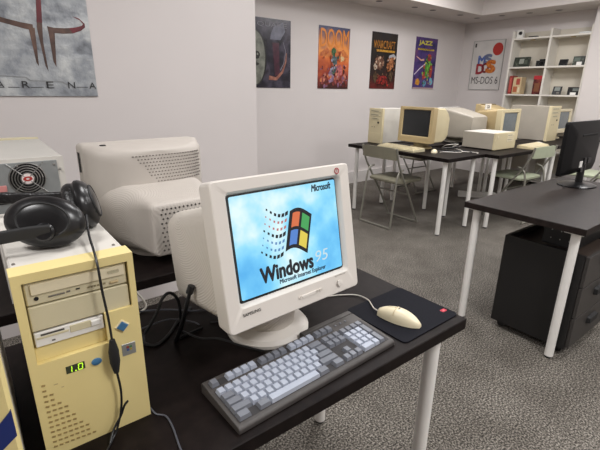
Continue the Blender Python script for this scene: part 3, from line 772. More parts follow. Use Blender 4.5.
# ------------------------------------------------------------------ posters (thin panels; art built in layers on the face)
def poster(name, label, x, z, w, h, place, base, depth=.008):
    """panel in the XZ plane, front towards -Y, then moved by the placement matrix"""
    t = thing(name, label, 'poster', (0, 0, 0)); t.matrix_world = place @ Matrix.Translation((x, 0, z))
    MB().lo_hi((-w/2, 0, -h/2), (w/2, depth, h/2)).build('panel', [base], t)
    return t
def art(t, shapes, name='artwork'):
    b = MB(); ms_ = []; 
    for i, (pts, m) in enumerate(shapes):
        if m not in ms_: ms_.append(m)
        b.mi = ms_.index(m); b.poly([Vector((p[0], -.0006-.00012*i, p[1])) for p in pts])
    return b.build(name, ms_, t)
def blob(cx, cz, rx, rz, seed, n=14, jag=.25):
    rnd = random.Random(seed)
    return [(cx + rx*math.cos(2*PI*i/n)*(1-jag*rnd.random()), cz + rz*math.sin(2*PI*i/n)*(1-jag*rnd.random())) for i in range(n)]
def band2(pts, w0, w1):
    """tapering stroke along 2-D points"""
    L, Rr = [], []; n = len(pts)
    for i, p in enumerate(pts):
        a = pts[max(0, i-1)]; c = pts[min(n-1, i+1)]; dx, dz = c[0]-a[0], c[1]-a[1]; l = math.hypot(dx, dz) or 1
        w_ = (w0+(w1-w0)*i/(n-1))/2; L.append((p[0]-dz/l*w_, p[1]+dx/l*w_)); Rr.append((p[0]+dz/l*w_, p[1]-dx/l*w_))
    return L + Rr[::-1]
def frags(n, x0, x1, z0, z1, r, cols, seed):
    rnd = random.Random(seed); out = []
    for i in range(n):
        q = r*(.5+rnd.random())
        out.append((blob(x0+(x1-x0)*rnd.random(), z0+(z1-z0)*rnd.random(), q, q*(.6+1.2*rnd.random()), seed*100+i, 7, .55), flat(cols[rnd.randrange(len(cols))], .4)))
    return out
WB = Matrix.Translation((0, 4.4915, 0))
WBs = 4.5
# partly hidden poster by the partition
pq = poster('poster', 'dark poster with a grey disc, half hidden by the near wall corner', 3.042, 1.753, .55, .772, WB,
            ramp_mat('art_dark_violet', [(.3, '#17161c'), (.48, '#2c2a35'), (.6, '#4a4653'), (.75, '#241d24')], scale=7, rough=.25, seed=1))
art(pq, [(ell(.155, .31, -.235, -.055, 30), flat('#1b1b1c', .3)), (ell(.140, .295, -.240, -.055, 30), ramp_mat('art_grey_stone', [(.35, '#5e6058'), (.6, '#85877d')], scale=14, rough=.3)),
         ([(p[0], p[1]) for p in blob(-.215, -.02, .045, .05, 3)], flat('#23221f', .3)), (blob(-.225, -.12, .04, .022, 4), flat('#2b2a27', .3)), (blob(-.208, -.01, .014, .014, 5), flat('#85877d', .3)),
         ([(-.03, .16), (.12, .16), (.19, .26), (.16, .36), (.02, .30), (-.02, .22)], ramp_mat('art_slate', [(.3, '#4f5060'), (.7, '#7b7c8a')], scale=12, rough=.3)),
         ([(.0, .13), (.10, .13), (.11, -.22), (.04, -.25)], ramp_mat('art_plum', [(.3, '#2b1622'), (.7, '#56283a')], scale=12, rough=.3)),
         (band2([(-.05, -.27), (.06, -.28), (.15, -.20), (.20, -.08), (.21, .02)], .05, .01), ramp_mat('art_rust', [(.3, '#6a3a34'), (.7, '#b07a66')], scale=16, rough=.3)),
         (band2([(.16, .14), (.20, .04), (.17, -.10), (.12, -.18)], .006, .012), flat('#7d7b86', .3))])
lettering('QUAKE', .42, .055, flat('#77767e', .4), pq, face_mtx(.0, -.003, .315), .0)
# fiery poster
pdm = poster('poster', 'fiery orange poster with a tall block title, second along the back wall', 4.046, 1.755, .55, .772, WB,
             ramp_mat('art_fire', [(.20, '#3b1410'), (.36, '#8c2f20'), (.5, '#d06a35'), (.60, '#e8944a'), (.70, '#9a6a5c'), (.80, '#454a68')], scale=6, axis=2, mix=.62, rough=.35, seed=2))
sh = []
for i in range(13): sh.append((blob(-.24+i*.04, -.30+.03*(i % 3), .035, .07, 20+i, 9, .5), ramp_mat('art_ember%d' % (i % 3), [(.3, ('#3a0f12', '#5a1c28', '#7a2430')[i % 3]), (.7, ('#8d3a30', '#b55a50', '#d08a70')[i % 3])], scale=25, rough=.4)))
sh += [([(-.25, .06), (-.13, .13), (-.08, .09), (.0, .15), (.09, .08), (.16, .12), (.25, .05), (.25, .02), (-.25, .02)], ramp_mat('art_ridge', [(.3, '#a8502c'), (.7, '#d98542')], scale=20, rough=.4)),
       (blob(.0, -.06, .06, .17, 41, 12, .3), ramp_mat('art_teal', [(.3, '#2c3b3a'), (.55, '#5b6d72'), (.75, '#8a8fa8')], scale=25, rough=.35)),
       (blob(-.01, .08, .05, .06, 42, 10, .3), ramp_mat('art_green', [(.3, '#1f3b22'), (.7, '#4c7d4a')], scale=25, rough=.35)),
       (blob(.14, .0, .05, .045, 43, 10, .4), ramp_mat('art_sand', [(.3, '#b98a58'), (.7, '#ecd2a0')], scale=25, rough=.35)),
       (blob(-.05, -.24, .07, .09, 44, 10, .4), ramp_mat('art_mauve', [(.3, '#6b4f66'), (.7, '#a78aa5')], scale=25, rough=.35)),
       (blob(.10, -.16, .06, .09, 45, 10, .4), ramp_mat('art_rose', [(.3, '#8f3a40'), (.7, '#d07a78')], scale=25, rough=.35))]
sh += frags(46, -.24, .24, -.36, -.08, .020, ['#5a1a1c', '#b0503a', '#d98a70', '#3a1416', '#7d5a74', '#c4744a'], 3)
sh += frags(26, -.06, .07, -.24, .10, .016, ['#33463f', '#6d8078', '#9a97ae', '#243026', '#557a52'], 4)
sh += frags(14, -.24, .24, -.02, .06, .018, ['#c46a34', '#8f3d22', '#e0a060'], 5)
art(pdm, sh)
lettering('DOOM', .50, .225, ramp_mat('art_title_fire', [(.2, '#e08a3c'), (.5, '#c87848'), (.8, '#a0705c')], scale=10, axis=1, mix=.7, rough=.3), pdm, face_mtx(0, -.0035, .245), .012)
# dark poster with orange title
pw = poster('poster', 'dark poster with an orange title bar and red foot, third along the back wall', 5.036, 1.767, .55, .772, WB,
            ramp_mat('art_night', [(.22, '#5e1a18'), (.36, '#2b1a18'), (.55, '#1c1817'), (.72, '#2b2420'), (.9, '#1e2430')], scale=8, axis=2, mix=.55, rough=.35, seed=5))
art(pw, frags(30, -.25, .25, -.36, .02, .022, ['#3a2a20', '#5a4030', '#241814', '#7a5c40'], 6) + [([(-.17, .125), (.22, .125), (.23, .155), (-.18, .155)], ramp_mat('art_gold', [(.3, '#8a5a1e'), (.7, '#d9a53c')], scale=40, rough=.35)),
         (blob(-.11, -.03, .13, .125, 51, 14, .4), ramp_mat('art_brown', [(.3, '#2c1a14'), (.55, '#7a5240'), (.75, '#c9ad92')], scale=22, rough=.4)),
         (blob(.15, -.03, .10, .13, 52, 14, .4), ramp_mat('art_copper', [(.3, '#4a2a1c'), (.55, '#a86a42'), (.75, '#d9a878')], scale=22, rough=.4)),
         (band2([(.08, .0), (.12, .07), (.20, .09), (.25, .05)], .03, .05), flat('#a5a5aa', .35)),
         (blob(-.18, -.08, .05, .05, 53, 12, .4), flat('#c2b4a2', .4)), (blob(-.02, -.26, .17, .09, 54, 14, .5), ramp_mat('art_blood', [(.3, '#4a1112'), (.7, '#a82c26')], scale=25, rough=.4)),
         (blob(-.17, -.22, .06, .10, 55, 12, .5), ramp_mat('art_bark', [(.3, '#251b16'), (.7, '#6a5138')], scale=25, rough=.4)), (blob(.17, -.20, .06, .09, 56, 12, .5), MATS['art_bark'])]
    + frags(26, -.22, .0, -.13, .07, .018, ['#2a1a14', '#8f6a52', '#c9b09a', '#5a3c2c'], 7) + frags(20, .07, .24, -.14, .07, .016, ['#3a2016', '#b87a4c', '#d9b088', '#7a4a2c'], 8) + frags(20, -.16, .14, -.34, -.18, .018, ['#5a1414', '#b0302a', '#2a1212'], 9))
lettering('WARCRAFT', .46, .105, ramp_mat('art_title_amber', [(.3, '#7a4a1c'), (.7, '#c98a3a')], scale=20, rough=.3), pw, face_mtx(-.01, -.005, .225), .02)
# violet poster with yellow title
pj = poster('poster', 'violet poster with a yellow title and green shapes, fourth along the back wall', 6.03, 1.777, .55, .772, WB,
            ramp_mat('art_violet', [(.3, '#2a2350'), (.5, '#4a3a78'), (.7, '#6a3f6a')], scale=9, rough=.3, seed=8))
art(pj, [([(-.22, .20), (.20, .20), (.20, .225), (-.22, .225)], flat('#c9b23a', .4)),
         (blob(.06, -.06, .12, .20, 61, 16, .35), ramp_mat('art_leaf', [(.3, '#1f5a2c'), (.6, '#5fa83f'), (.75, '#b5c84a')], scale=18, rough=.35)),
         (blob(.09, .10, .09, .07, 62, 12, .4), ramp_mat('art_redrag', [(.3, '#7a2020'), (.7, '#c04a38')], scale=20, rough=.35)),
         (blob(-.02, -.14, .04, .16, 63, 12, .4), MATS['art_redrag']), (blob(.16, -.10, .05, .14, 64, 12, .4), MATS['art_redrag']),
         (blob(-.16, -.28, .07, .07, 65, 12, .4), ramp_mat('art_orange', [(.3, '#a8641e'), (.7, '#e2a83a')], scale=20, rough=.35)),
         (blob(.02, -.30, .05, .07, 66, 12, .4), flat('#5a9ab8', .35)), (blob(.19, -.27, .05, .08, 67, 12, .4), flat('#6fb0c4', .35)),
         (band2([(-.24, .10), (-.12, .05), (-.04, .06)], .012, .03), flat('#d9a890', .35)),
         (band2([(-.26, -.17), (-.14, -.08), (.0, .0)], .012, .016), flat('#e9e2ee', .2)),  # pale diagonal streak: a lamp reflection painted in with the art
         (band2([(.0, .05), (.12, -.01), (.26, -.01)], .02, .012), flat('#20203a', .3)),
         ([(-.275, -.386), (.275, -.386), (.275, -.365), (-.275, -.365)], flat('#b59a9a', .4))]
    + frags(34, -.06, .20, -.30, .12, .020, ['#2c6a34', '#7ab848', '#b04030', '#c8c04a', '#3a2a60', '#d08050'], 11) + frags(20, -.25, .25, -.35, .16, .014, ['#3a2f66', '#7a4a80', '#2a2048', '#8a6a9a'], 12))
lettering('JAZZ', .34, .075, flat('#c9c04a', .4), pj, face_mtx(-.045, -.007, .300), .03)
lettering('JACKRABBIT', .36, .020, flat('#5a2a20', .4), pj, face_mtx(-.02, -.007, .2125), .01)
# framed white poster on the shelf wall
WR = Matrix.Translation((7.0375, 0, 0)) @ Matrix.Rotation(-PI/2, 4, 'Z')
pm = poster('poster', 'white framed poster with a red seal and coloured block letters, left of the bookcase', -4.012, 1.782, .545, .772, WR, ramp_mat('art_white', [(.3, '#c9c6c3'), (.7, '#d6d3d0')], scale=5, rough=.25), .012)
fr = MB()
for lo, hi in (((-.275, -.003, -.389), (-.268, .012, .389)), ((.268, -.003, -.389), (.275, .012, .389)), ((-.268, -.003, -.389), (.268, .012, -.382)), ((-.268, -.003, .382), (.268, .012, .389))): fr.lo_hi(lo, hi)
fr.build('frame', M['silver'], pm)
art(pm, [([(-.245, .29), (-.215, .29), (-.215, .35), (-.245, .35)], flat('#4a4746', .4))])
art(pm, [(ell(.088, .098, .165, .245, 18), flat('#b2352f', .4))], 'seal')
lettering('M', .12, .13, ramp_mat('art_m_blue', [(.3, '#2c3f8a'), (.7, '#6f86c0')], scale=30, rough=.3), pm, face_mtx(-.09, -.004, .085), .05)
lettering('S', .12, .13, flat('#6a7390', .35), pm, face_mtx(.02, -.004, .10), .05)
lettering('D', .13, .15, ramp_mat('art_d_red', [(.3, '#7a1f2a'), (.7, '#b23a44')], scale=30, rough=.3), pm, face_mtx(-.10, -.0055, -.055), .05)
lettering('O', .12, .15, ramp_mat('art_o_wine', [(.3, '#4a1420'), (.7, '#8a2a34')], scale=30, rough=.3), pm, face_mtx(-.01, -.0065, -.04), .05)
lettering('S', .14, .17, ramp_mat('art_s_orange', [(.3, '#a8451f'), (.7, '#d9893a')], scale=30, rough=.3), pm, face_mtx(.085, -.0075, -.02), .06)
lettering('MS-DOS 6', .47, .115, flat('#3f3a3c', .4), pm, face_mtx(.0, -.003, -.235), .0)

# big dented-metal poster on the near wall
WL = Matrix.Translation((0, 2.5915, 0))
pa = poster('poster', 'large dented grey metal poster with a rusty pronged mark, on the near wall', .353, 1.652, .482, .70, WL,
            ramp_mat('art_dented_metal', [(.28, '#6a6e74'), (.42, '#8f949a'), (.56, '#a9adb0'), (.72, '#c6c9c8')], scale=13, detail=6, rough=.3, seed=4, bump=1.0))
rust = ramp_mat('art_rusty_mark', [(.3, '#33231d'), (.55, '#594036'), (.75, '#75594a')], scale=14, rough=.35)
rust2 = ramp_mat('art_dark_red_mark', [(.3, '#3a0d14'), (.7, '#7a1c28')], scale=10, rough=.35)
# logo: central spike, two inner spikes under a sweeping pair of horns
PXM = .00479                                                # poster metres per picture pixel
def pa2(x, y): return ((x + (.12+(97-x)*.0006)*(95.5-y) - 47)*PXM+.004, -.350+(95.5-y)*.00455)
arm_r = [(43.5, 22), (50, 24), (60, 24.5), (72, 23), (79, 20), (81.5, 17.5)]
art(pa, [([pa2(*p) for p in ((-4, 15.5), (8, 18.2), (20, 20.3), (31, 21.5), (32, 27.5), (24, 26.5), (10, 23.5), (-4, 20.5))], rust),
         ([pa2(*p) for p in ((27, 24), (33, 25), (37.5, 64), (35, 60))], rust),
         ([pa2(*p) for p in ((32.2, -30), (36.6, -30), (41, 38), (46.5, 69), (43.5, 63), (35, 25))], rust),
         ([pa2(*p) for p in ((33.0, -30), (36.4, -30), (40, 19), (34.6, 19))], rust2),
         ([pa2(*p) for p in ((44.5, 22), (51, 23), (62, 22.5), (72, 21), (79, 18.6), (82.3, 19.6), (78, 24), (70, 27.3), (60, 28.4), (52, 28.4), (54, 64), (51, 58), (46, 28))], rust),
         ([pa2(*p) for p in ((66, 22.2), (73, 20.6), (79, 18.4), (80.5, 16.5), (77, 13), (69, 9.5), (76, 11), (82, 16), (82.6, 19.8), (78, 24), (70, 27)) ], rust2),
         ([pa2(*p) for p in ((-6, 86.2), (6, 86.2), (6, 86.9), (-6, 86.9))], flat('#4d5052', .3)), ([pa2(*p) for p in ((10, 86), (20, 86), (20, 86.7), (10, 86.7))], flat('#4d5052', .3)),
         ([pa2(*p) for p in ((30, 86), (42, 85.6), (42, 86.3), (30, 86.7))], flat('#4d5052', .3)), ([pa2(*p) for p in ((74, 85.2), (86, 84.9), (86, 85.5), (74, 85.8))], flat('#4d5052', .3)),
         ([pa2(*p) for p in ((0, 74), (26, 75.3), (30, 78.5), (60, 79), (66, 83), (64, 83), (58, 80), (29, 79.5), (25, 76.3), (0, 75))], flat('#8d9091', .3))])
for ch, px_ in zip('ARENA', (3, 25.5, 48, 69, 90.5)):
    x, z = pa2(px_, 83.3); lettering(ch, .033, .032, flat('#2c2d2f', .35), pa, face_mtx(x, -.004, z), .0)

# ------------------------------------------------------------------ bookcase with things on it
bc = thing('bookcase', 'tall white two-bay bookcase against the right wall', 'bookcase', (6.78, 2.42, 0), 0)
D_ = .262
for y in (0, .515, 1.06):
    MB().lo_hi((0, y, 0), (D_, y+.028, 2.235)).build('side_panel', M['shelf'], bc)
MB().lo_hi((D_-.006, .004, .05), (D_, 1.084, 2.235)).build('back_panel', M['shelfback'], bc)
for z in (.06, .50, .93, 1.335, 1.730, 2.135):
    for y0_, y1_ in ((.028, .515), (.543, 1.06)):
        MB().lo_hi((.004, y0_, z-.022), (D_-.006, y1_, z)).build('shelf_board', M['shelf'], bc)
for y in (.27, .82):
    MB().lathe([(.001, -.010), (.030, -.010), (.032, 0), (.001, 0)], (.10, y, 2.113), 20).build('puck_light', M['tan'], bc)
def boxthing(name, label, cat, loc, size, mats, rz=0., lean=0., group=None, extra=None):
    t = thing(name, label, cat, loc, rz, group)
    T = Matrix.Rotation(lean, 4, 'Y')
    MB().lo_hi((-size[0]/2, -size[1]/2, 0), (size[0]/2, size[1]/2, size[2]), .003, 1).build('body', mats, t, T)
    if extra: extra(t, T, size)
    return t
def face_patch(y0, y1, z0, z1, m, nm='print'):
    def f(t, T, s): MB().lo_hi((-s[0]/2-.0012, y0*s[1], z0*s[2]), (-s[0]/2, y1*s[1], z1*s[2])).build(nm, m, t, T)
    return f
def multi(*fs):
    def f(t, T, s):
        for g_ in fs: g_(t, T, s)
    return f
G = 'things on the bookcase'
mix = ramp_mat('print_green_black', [(.35, '#20241f'), (.6, '#3a4238'), (.75, '#767c70')], scale=25, rough=.35)
boxthing('software_box', 'large dark green box leaning back on the upper left shelf', 'box', (6.89, 3.36, 1.731), (.035, .235, .145), mix, 0, .22, None,
         multi(face_patch(-.15, .15, .3, .8, flat('#8f938b')), face_patch(-.38, -.2, .25, .7, flat('#4b5248'))))
def cam_extra(t, T, s):
    MB().lathe([(.001, 0), (.030, 0), (.028, .02), (.02, .03), (.001, .028)], n=20).build('lens', M['blackgloss'], t, T @ Matrix.Translation((-s[0]/2, 0, s[2]*.5)) @ Matrix.Rotation(-PI/2, 4, 'Y'))
    MB().lo_hi((-.02, -.035, s[2]), (.02, .035, s[2]+.022), .004, 1).build('viewfinder', M['blackmatte'], t, T)
boxthing('camera', 'dark camera-like device beside the large green box on the upper left shelf', 'camera', (6.88, 3.05, 1.731), (.06, .150, .080), M['blackmatte'], 0, 0, None, cam_extra)
boxthing('tablet', 'small black panel leaning back on the upper right shelf', 'device', (6.89, 2.765, 1.731), (.016, .112, .095), M['blackgloss'], .1, .35, None, face_patch(-.4, .4, .12, .88, M['glassoff'], 'screen'))
boxthing('software_box', 'dark box with a white card in front on the upper right shelf', 'box', (6.90, 2.565, 1.731), (.045, .150, .120), mix, 0, .1, None,
         multi(face_patch(-.3, .15, .02, .38, M['white'], 'card'), face_patch(-.1, .4, .45, .85, flat('#59655c'))))
boxthing('book', 'red book standing at the left end of the lower left shelf', 'book', (6.86, 3.425, 1.336), (.15, .055, .265), flat('#8f2d28'), 0, 0, None, face_patch(-.3, .3, .1, .9, flat('#b5524a')))
boxthing('software_box', 'beige box with red print beside the red book', 'box', (6.86, 3.325, 1.336), (.15, .125, .245), flat('#c9b28c'), 0, 0, None,
         multi(face_patch(-.35, .1, .55, .92, flat('#a5483a')), face_patch(-.1, .38, .12, .45, flat('#b0603f')), face_patch(-.4, -.2, .1, .4, flat('#e0d4b8'))))
boxthing('software_box', 'dark red box at the right end of the lower left shelf', 'box', (6.86, 3.025, 1.336), (.14, .125, .265), ramp_mat('print_red_brown', [(.35, '#3a1414'), (.6, '#6a2422'), (.75, '#94503a')], scale=20, rough=.4), 0, 0, None,
         multi(face_patch(-.5, .5, .80, 1., flat('#a8242c')), face_patch(-.3, .3, .15, .6, flat('#7a4a30'))))
boxthing('handheld_device', 'black handheld device tilted back on the lower right shelf', 'device', (6.88, 2.775, 1.336), (.02, .115, .125), M['black'], .15, .45, None,
         multi(face_patch(-.3, .3, .45, .9, flat('#7d837f'), 'screen'), face_patch(-.3, .0, .1, .3, M['vent'], 'buttons')))
boxthing('game_console', 'dark device with a white card in front on the lower right shelf', 'device', (6.89, 2.545, 1.336), (.05, .165, .105), M['black'], 0, .08, None,
         multi(face_patch(-.2, .25, .0, .32, M['white'], 'card'), face_patch(-.42, .1, .5, .85, flat('#6f7672'), 'screen')))
def lens2(t, T, s): MB().lathe([(.001, 0), (.026, 0), (.022, .018), (.001, .022)], n=20).build('lens', M['blackgloss'], t, T @ Matrix.Translation((-s[0]/2, -.01, s[2]*.62)) @ Matrix.Rotation(-PI/2, 4, 'Y'))
boxthing('webcam', 'white camera with a round black lens on top of the left bookcase bay', 'camera', (6.86, 3.425, 2.136), (.06, .095, .115), M['white'], 0, 0, None, lens2)
boxthing('remote_control', 'flat black remote lying on top of the left bookcase bay', 'remote', (6.84, 3.22, 2.136), (.05, .13, .018), M['black'], 0, 0, None,
         lambda t, T, s: [MB().lo_hi((-.01, -.05+k*.02, s[2]), (.005, -.04+k*.02, s[2]+.002)).build('button', M['vent'], t, T) for k in range(5)])
boxthing('leaflet_stack', 'grey leaflets lying on top of the right bookcase bay', 'paper', (6.88, 2.53, 2.136), (.16, .16, .022), M['silver'], .1, 0, None, face_patch(-.5, .5, .4, .55, M['white'], 'page_edge'))

# ------------------------------------------------------------------ folding chairs (sitter looks along +Y)
def make_chair(name, label, loc, rz, fab, frame):
    t = thing(name, label, 'chair', loc, rz)
    r = .0105
    for s in (-1, 1):
        MB().tube([(s*.225, -.240, .825), (s*.225, -.225, .76), (s*.218, -.16, .62), (s*.205, .03, .33), (s*.20, .215, .02)], r, 10, 5).build('front_leg', frame, t)
        MB().tube([(s*.195, -.08, .60), (s*.198, -.14, .58), (s*.20, -.175, .50), (s*.205, -.205, .25), (s*.21, -.232, .02)], r, 10, 5).build('rear_leg', frame, t)
    for y in (.215, -.232):
        MB().cyl((-.215, y, .011), (.215, y, .011), .011, n=10).build('foot_bar', frame, t)
    MB().cyl((-.205, .045, .33), (.205, .045, .33), .008, n=10).build('stretcher', frame, t)
    n = 12; rings = []
    for i in range(n+1):                                     # curved backrest panel
        x = -.222 + .444*i/n; bow = -.028*(1-(x/.222)**2)
        e = 1 - .12*abs(x/.222)**6
        rings.append([Vector((x, -.222+bow-.012+.006*(z_-.80)/.1, z_)) for z_ in (.712, .712+.115*e)] + [Vector((x, -.222+bow, z_)) for z_ in (.712+.115*e, .712)])
    MB().loops(rings, smooth=True).build('backrest', fab, t, None, 40)
    b = MB(); 
    b.loops([[Vector((x, y, z)) for x, y in rrect(.42-d, .40-d, .05, 0, .045, 6)] for d, z in ((.02, .458), (.0, .466), (.0, .484), (.03, .495))], smooth=True)
    b.build('seat', fab, t, None, 40)
    return t
ch = make_chair('folding_chair', 'olive grey folding chair pulled up to the yellowed monitor with the black screen', (3.445, 2.835, 0), -PI/2, M['chair'], M['chairf'])
ch1 = make_chair('folding_chair', 'sage green folding chair in front of the horizontal desktop computer and its keyboard', (4.76, 2.145, 0), -.05, M['chairg'], M['chairf'])
dup(ch1, (5.62, 1.70, 0), .1, 'sage green folding chair half hidden behind the black flat monitor')
dup(ch, (4.93, 3.665, 0), PI, 'folding chair on the far side of the tables, its legs seen under the tabletop')

# ------------------------------------------------------------------ computers on the far tables
ZT = .77
def tower(label, loc, rz, w, h, d, mside, mfront, extra=True):
    t = thing('computer_tower', label, 'computer', loc, rz)
    MB().lo_hi((-w/2+.002, .03, .005), (w/2-.002, d, h-.002), .003, 1).build('case', mside, t)
    f = MB().lo_hi((-w/2, 0, 0), (w/2, .034, h), .006, 2).build('front_bezel', mfront, t)
    for z0_, z1_ in ((.88, .97), (.77, .86)):
        d_ = MB().lo_hi((-w*.40, -.002, h*z0_), (w*.40, .004, h*z1_), .001, 1).build('drive', M['cream'], t)
        MB().lo_hi((-w*.34, -.0035, h*(z0_*.6+z1_*.4)), (w*.2, -.001, h*(z0_*.55+z1_*.45)+.003)).build('slot', M['vent'], d_)
        MB().lo_hi((w*.25, -.0045, h*(z0_*.7+z1_*.3)), (w*.34, -.001, h*(z0_*.6+z1_*.4)+.003)).build('eject_button', M['ivory'], d_)
    d_ = MB().lo_hi((-w*.30, -.002, h*.68), (w*.30, .004, h*.74), .001, 1).build('floppy_drive', M['cream'], t)
    MB().lo_hi((-w*.24, -.0035, h*.71), (w*.15, -.001, h*.72)).build('slot', M['ventdeep'], d_)
    MB().lathe([(.001, 0), (.012, 0), (.011, -.004), (.001, -.005)], n=18).build('power_button', M['foot'], t, Matrix.Translation((w*.22, -.001, h*.60)) @ Matrix.Rotation(-PI/2, 4, 'X'))
    for k in range(2):
        MB().lo_hi((-w*.25+k*w*.18, -.002, h*.46), (-w*.25+k*w*.18+.012, .001, h*.475)).build('indicator_light', M['foot'], t)
    MB().lo_hi((-w*.34, -.0015, h*.08), (w*.34, .001, h*.30), .001, 1).build('lower_panel', M['beige2'], t)
    return t
tower('yellowed tower with pale sides standing left of the monitor with the black screen', (3.725, 3.385, ZT), -PI/2, .205, .392, .42, M['case'], M['beige2'])
tower('tall tower with a large grey side panel and yellow front, near the bookcase', (5.925, 2.345, ZT), 0, .285, .432, .50, M['casegrey'], M['beige2'])
crt('crt_monitor', 'yellowed tube monitor with a black screen on the nearest far table', (3.715, 2.82, ZT), -PI/2, .43, .365, .345, .265, .066, .02, 0, .018, M['tan'], M['beige2'], M['glassoff'], [(.06, .415, .35, .012, 0, 0), (.22, .41, .345, .02, 0, 0), (.30, .37, .30, .03, 0, -.01), (.40, .28, .22, .03, 0, -.02)], .07, .12)
crt('crt_monitor', 'tan tube monitor with a grey screen behind the horizontal desktop computer', (5.16, 2.52, ZT), 0, .45, .37, .33, .25, .03, .02, 0, .015, M['beige2'], M['tan'], M['glassgrey'],
    [(.06, .43, .35, .02, 0, 0), (.20, .42, .34, .03, 0, 0), (.32, .40, .32, .03, 0, 0), (.42, .32, .25, .03, 0, -.02)], .07, .12)
crt('crt_monitor', 'pale tube monitor with a grey screen beside the tall grey sided tower', (6.34, 2.38, ZT), 0, .41, .31, .32, .22, .08, .03, 0, .01, M['ivory'], M['beige2'], M['glassgrey'], None, .06, .11)
crt('crt_monitor', 'light grey tube monitor turned away, behind the horizontal desktop computer', (4.72, 3.12, ZT), PI, .42, .36, .33, .25, .045, .0, 0, .01, M['case'], M['casegrey'], M['glassoff'],
    [(.05, .41, .35, .02, 0, 0), (.12, .40, .34, .03, 0, -.002), (.24, .38, .31, .03, 0, -.012), (.42, .33, .26, .02, 0, -.030), (.45, .32, .24, .02, 0, -.035)], .07, .12)
crt('crt_monitor', 'tan tube monitor turned away on the furthest table, only its top showing', (5.85, 3.285, ZT), PI, .42, .38, .33, .26, .05, .0, 0, .01, M['tan'], M['tan'], M['glassoff'], None, .07, .12)

dc = thing('desktop_computer', 'horizontal desktop computer with grey lid and yellow front at the table corner', 'computer', (4.525, 2.235, ZT), 0)
MB().lo_hi((-.215, .02, .010), (.215, .375, .175), .003, 1).build('case', M['casegrey'], dc)
MB().lo_hi((-.2145, .022, .1745), (.2145, .373, .1775)).build('lid', M['case'], dc)
MB().lo_hi((-.218, 0, .006), (.218, .024, .180), .006, 2).build('front_bezel', M['beige2'], dc)
for z0_ in (.125, .080):
    d_ = MB().lo_hi((.02, -.002, z0_), (.17, .004, z0_+.040), .001, 1).build('drive', M['ivory'], dc)
    MB().lo_hi((.035, -.0035, z0_+.022), (.12, -.001, z0_+.025)).build('slot', M['vent'], d_)
    MB().lo_hi((.14, -.005, z0_+.012), (.158, -.001, z0_+.02)).build('eject_button', M['beige2'], d_)
MB().lo_hi((-.19, -.003, .13), (-.16, .003, .155), .001, 1).build('power_button', M['ivory'], dc)
for x in (-.2, .2):
    for y in (.05, .34): MB().cyl((x*.9, y, 0), (x*.9, y, .011), .014, n=14).build('foot', M['foot'], dc)

def keyboard_far(label, loc, rz, w=.46, d=.17, mc=None, mk=None):
    t = thing('keyboard', label, 'keyboard', loc, rz)
    b = MB(); b.loops([[Vector((x, y, z)) for y, z in [(-d/2, 0), (-d/2, .016), (d/2-.01, .034), (d/2, .030), (d/2, 0)]] for x in (-w/2, w/2)])
    b.build('case', mc or M['beige2'], t)
    k = MB(); k.lo_hi((-w/2+.008, -d/2+.006, .0155), (w/2-.008, d/2-.014, .0175))
    for r in range(6):
        y = -d/2+.016+r*.0225; z = .017 + .018*(y+d/2)/(d-.01)
        for c_ in range(20):
            if c_ in (15,): continue
            x = -w/2+.018+c_*(w-.036)/19
            k.box((x, y, z+.004), (.0175, .0175, .010))
    k.build('key_block', mk or M['ivory'], t)
    return t
keyboard_far('pale keyboard in front of the yellowed monitor with the black screen', (3.56, 2.86, ZT), -PI/2-.06, .50, .18, M['cream'], M['ivory'])
keyboard_far('yellowed keyboard at the table edge right of the horizontal desktop computer', (5.02, 2.155, ZT), .05, .46, .17, M['beige2'], M['ivory'])
keyboard_far('pale keyboard below the last monitor by the bookcase', (6.36, 2.16, ZT), 0, .44, .16, M['beige2'], M['ivory'])
def mouse_far(label, loc, rz, m):
    t = thing('mouse', label, 'mouse', loc, rz)
    rr = []
    for i in range(9):
        q = i/8; y = .055-.11*q; w_ = max(.012, .062*math.sin(PI*(.1+.8*q))**.5); h_ = max(.006, .036*math.sin(PI*(.08+.84*q))**.7)
        rr.append([Vector((w_/2*math.cos(a), y, max(0, h_*math.sin(a)))) for a in [2*PI*k/16 for k in range(16)]])
    b_ = MB().loops(rr, smooth=True).build('body', m, t, None, 70)
    MB().tube([(0, .05, .018), (0, .03, .031), (0, .01, .0365)], .001, 6, 4).build('button_seam', M['vent'], b_)
    return t
mouse_far('ivory mouse beside the keyboard of the monitor with the black screen', (3.66, 2.51, ZT), -PI/2+.5, M['ivory'])
mouse_far('light grey mouse at the right end of the yellowed keyboard', (5.33, 2.235, ZT), .6, M['case'])
cable([(3.70, 2.47, .775), (3.76, 2.46, .775), (3.84, 2.37, .775), (3.95, 2.36, .775), (4.00, 2.24, .776), (3.94, 2.21, .775)], .0035, M['cablew'], 'white cord trailing right of the ivory mouse on the far table')
cable([(3.93, 2.60, .78), (3.86, 2.50, .80), (3.90, 2.42, .82), (3.97, 2.47, .80), (3.92, 2.54, .785), (3.84, 2.46, .778), (3.90, 2.35, .778)], .006, M['cableb'], 'black cables bunched behind the monitor with the black screen')
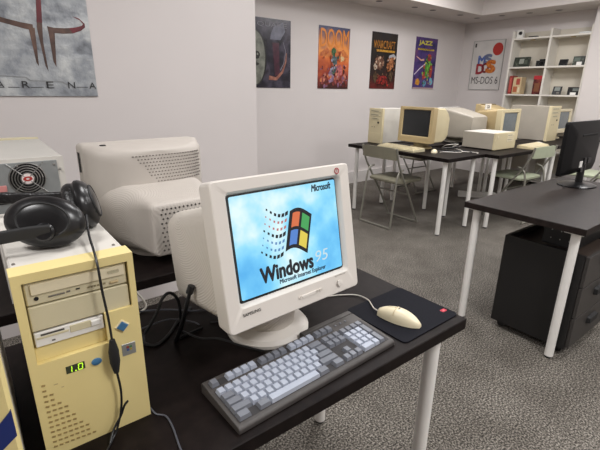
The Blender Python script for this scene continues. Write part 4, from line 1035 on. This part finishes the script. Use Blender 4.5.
cable([(3.96, 2.62, .79), (3.88, 2.52, .83), (3.96, 2.44, .84), (3.99, 2.52, .80), (3.95, 2.38, .78), (3.85, 2.34, .777)], .004, M['cablew'], 'white cable tangled with the black cables on the far table')
cable([(3.80, 2.60, .776), (3.78, 2.50, .776), (3.84, 2.42, .777), (3.99, 2.42, .777), (3.97, 2.28, .777)], .0035, M['cableg'], 'grey cable lying along the edge of the far table')
lbl = thing('name_card', 'small white card with dark print on top of the tan monitor', 'card', (5.02, 2.76, 1.158), .0)
MB().lo_hi((-.065, -.004, .0), (.065, .004, .062), .001, 1).build('card', M['white'], lbl)
lettering('OA', .06, .038, M['ink'], lbl, face_mtx(0, -.0052, .031), .03)

# white cable duct lying on the floor beneath the tables
du = thing('cable_duct', 'short white cable duct lying on the floor under the far tables', 'cable duct', (5.27, 2.88, 0), math.radians(-48))
MB().lo_hi((-.235, -.03, 0), (.235, .03, .072), .006, 2).build('duct', M['leg'], du)
MB().lo_hi((-.237, -.02, .0722), (.237, .02, .076), .001, 1).build('duct_lid', M['leg'], du)

# ------------------------------------------------------------------ light
def area(name, loc, sx, sy, power, col=(1, .985, .98), rot=(0, 0, 0)):
    l = bpy.data.lights.new(name, 'AREA'); l.shape = 'RECTANGLE'; l.size = sx; l.size_y = sy; l.energy = power; l.color = col
    o = bpy.data.objects.new(name, l); COL.objects.link(o); o.location = loc; o.rotation_euler = rot
    return o
LP = [((-.9, .6), 31), ((1.2, -.9), 50), ((1.5, 1.3), 25), ((3.6, .2), 33), ((3.2, 2.6), 30), ((5.2, 1.4), 40), ((5.0, 3.0), 27), ((3.4, -1.6), 30), ((.3, 3.5), 14)]
for (x, y), p in LP:
    area('ceiling_light', (x, y, ZC-.02), .6, .6, p)
wd = bpy.data.worlds.new('world'); S.world = wd; wd.use_nodes = True
wd.node_tree.nodes['Background'].inputs[0].default_value = (.8, .85, 1, 1); wd.node_tree.nodes['Background'].inputs[1].default_value = .3

S.view_settings.view_transform = 'Standard'; S.view_settings.look = 'None'
S.view_settings.exposure = 0.0
S.cycles.use_denoising = True
S.cycles.max_bounces = 6
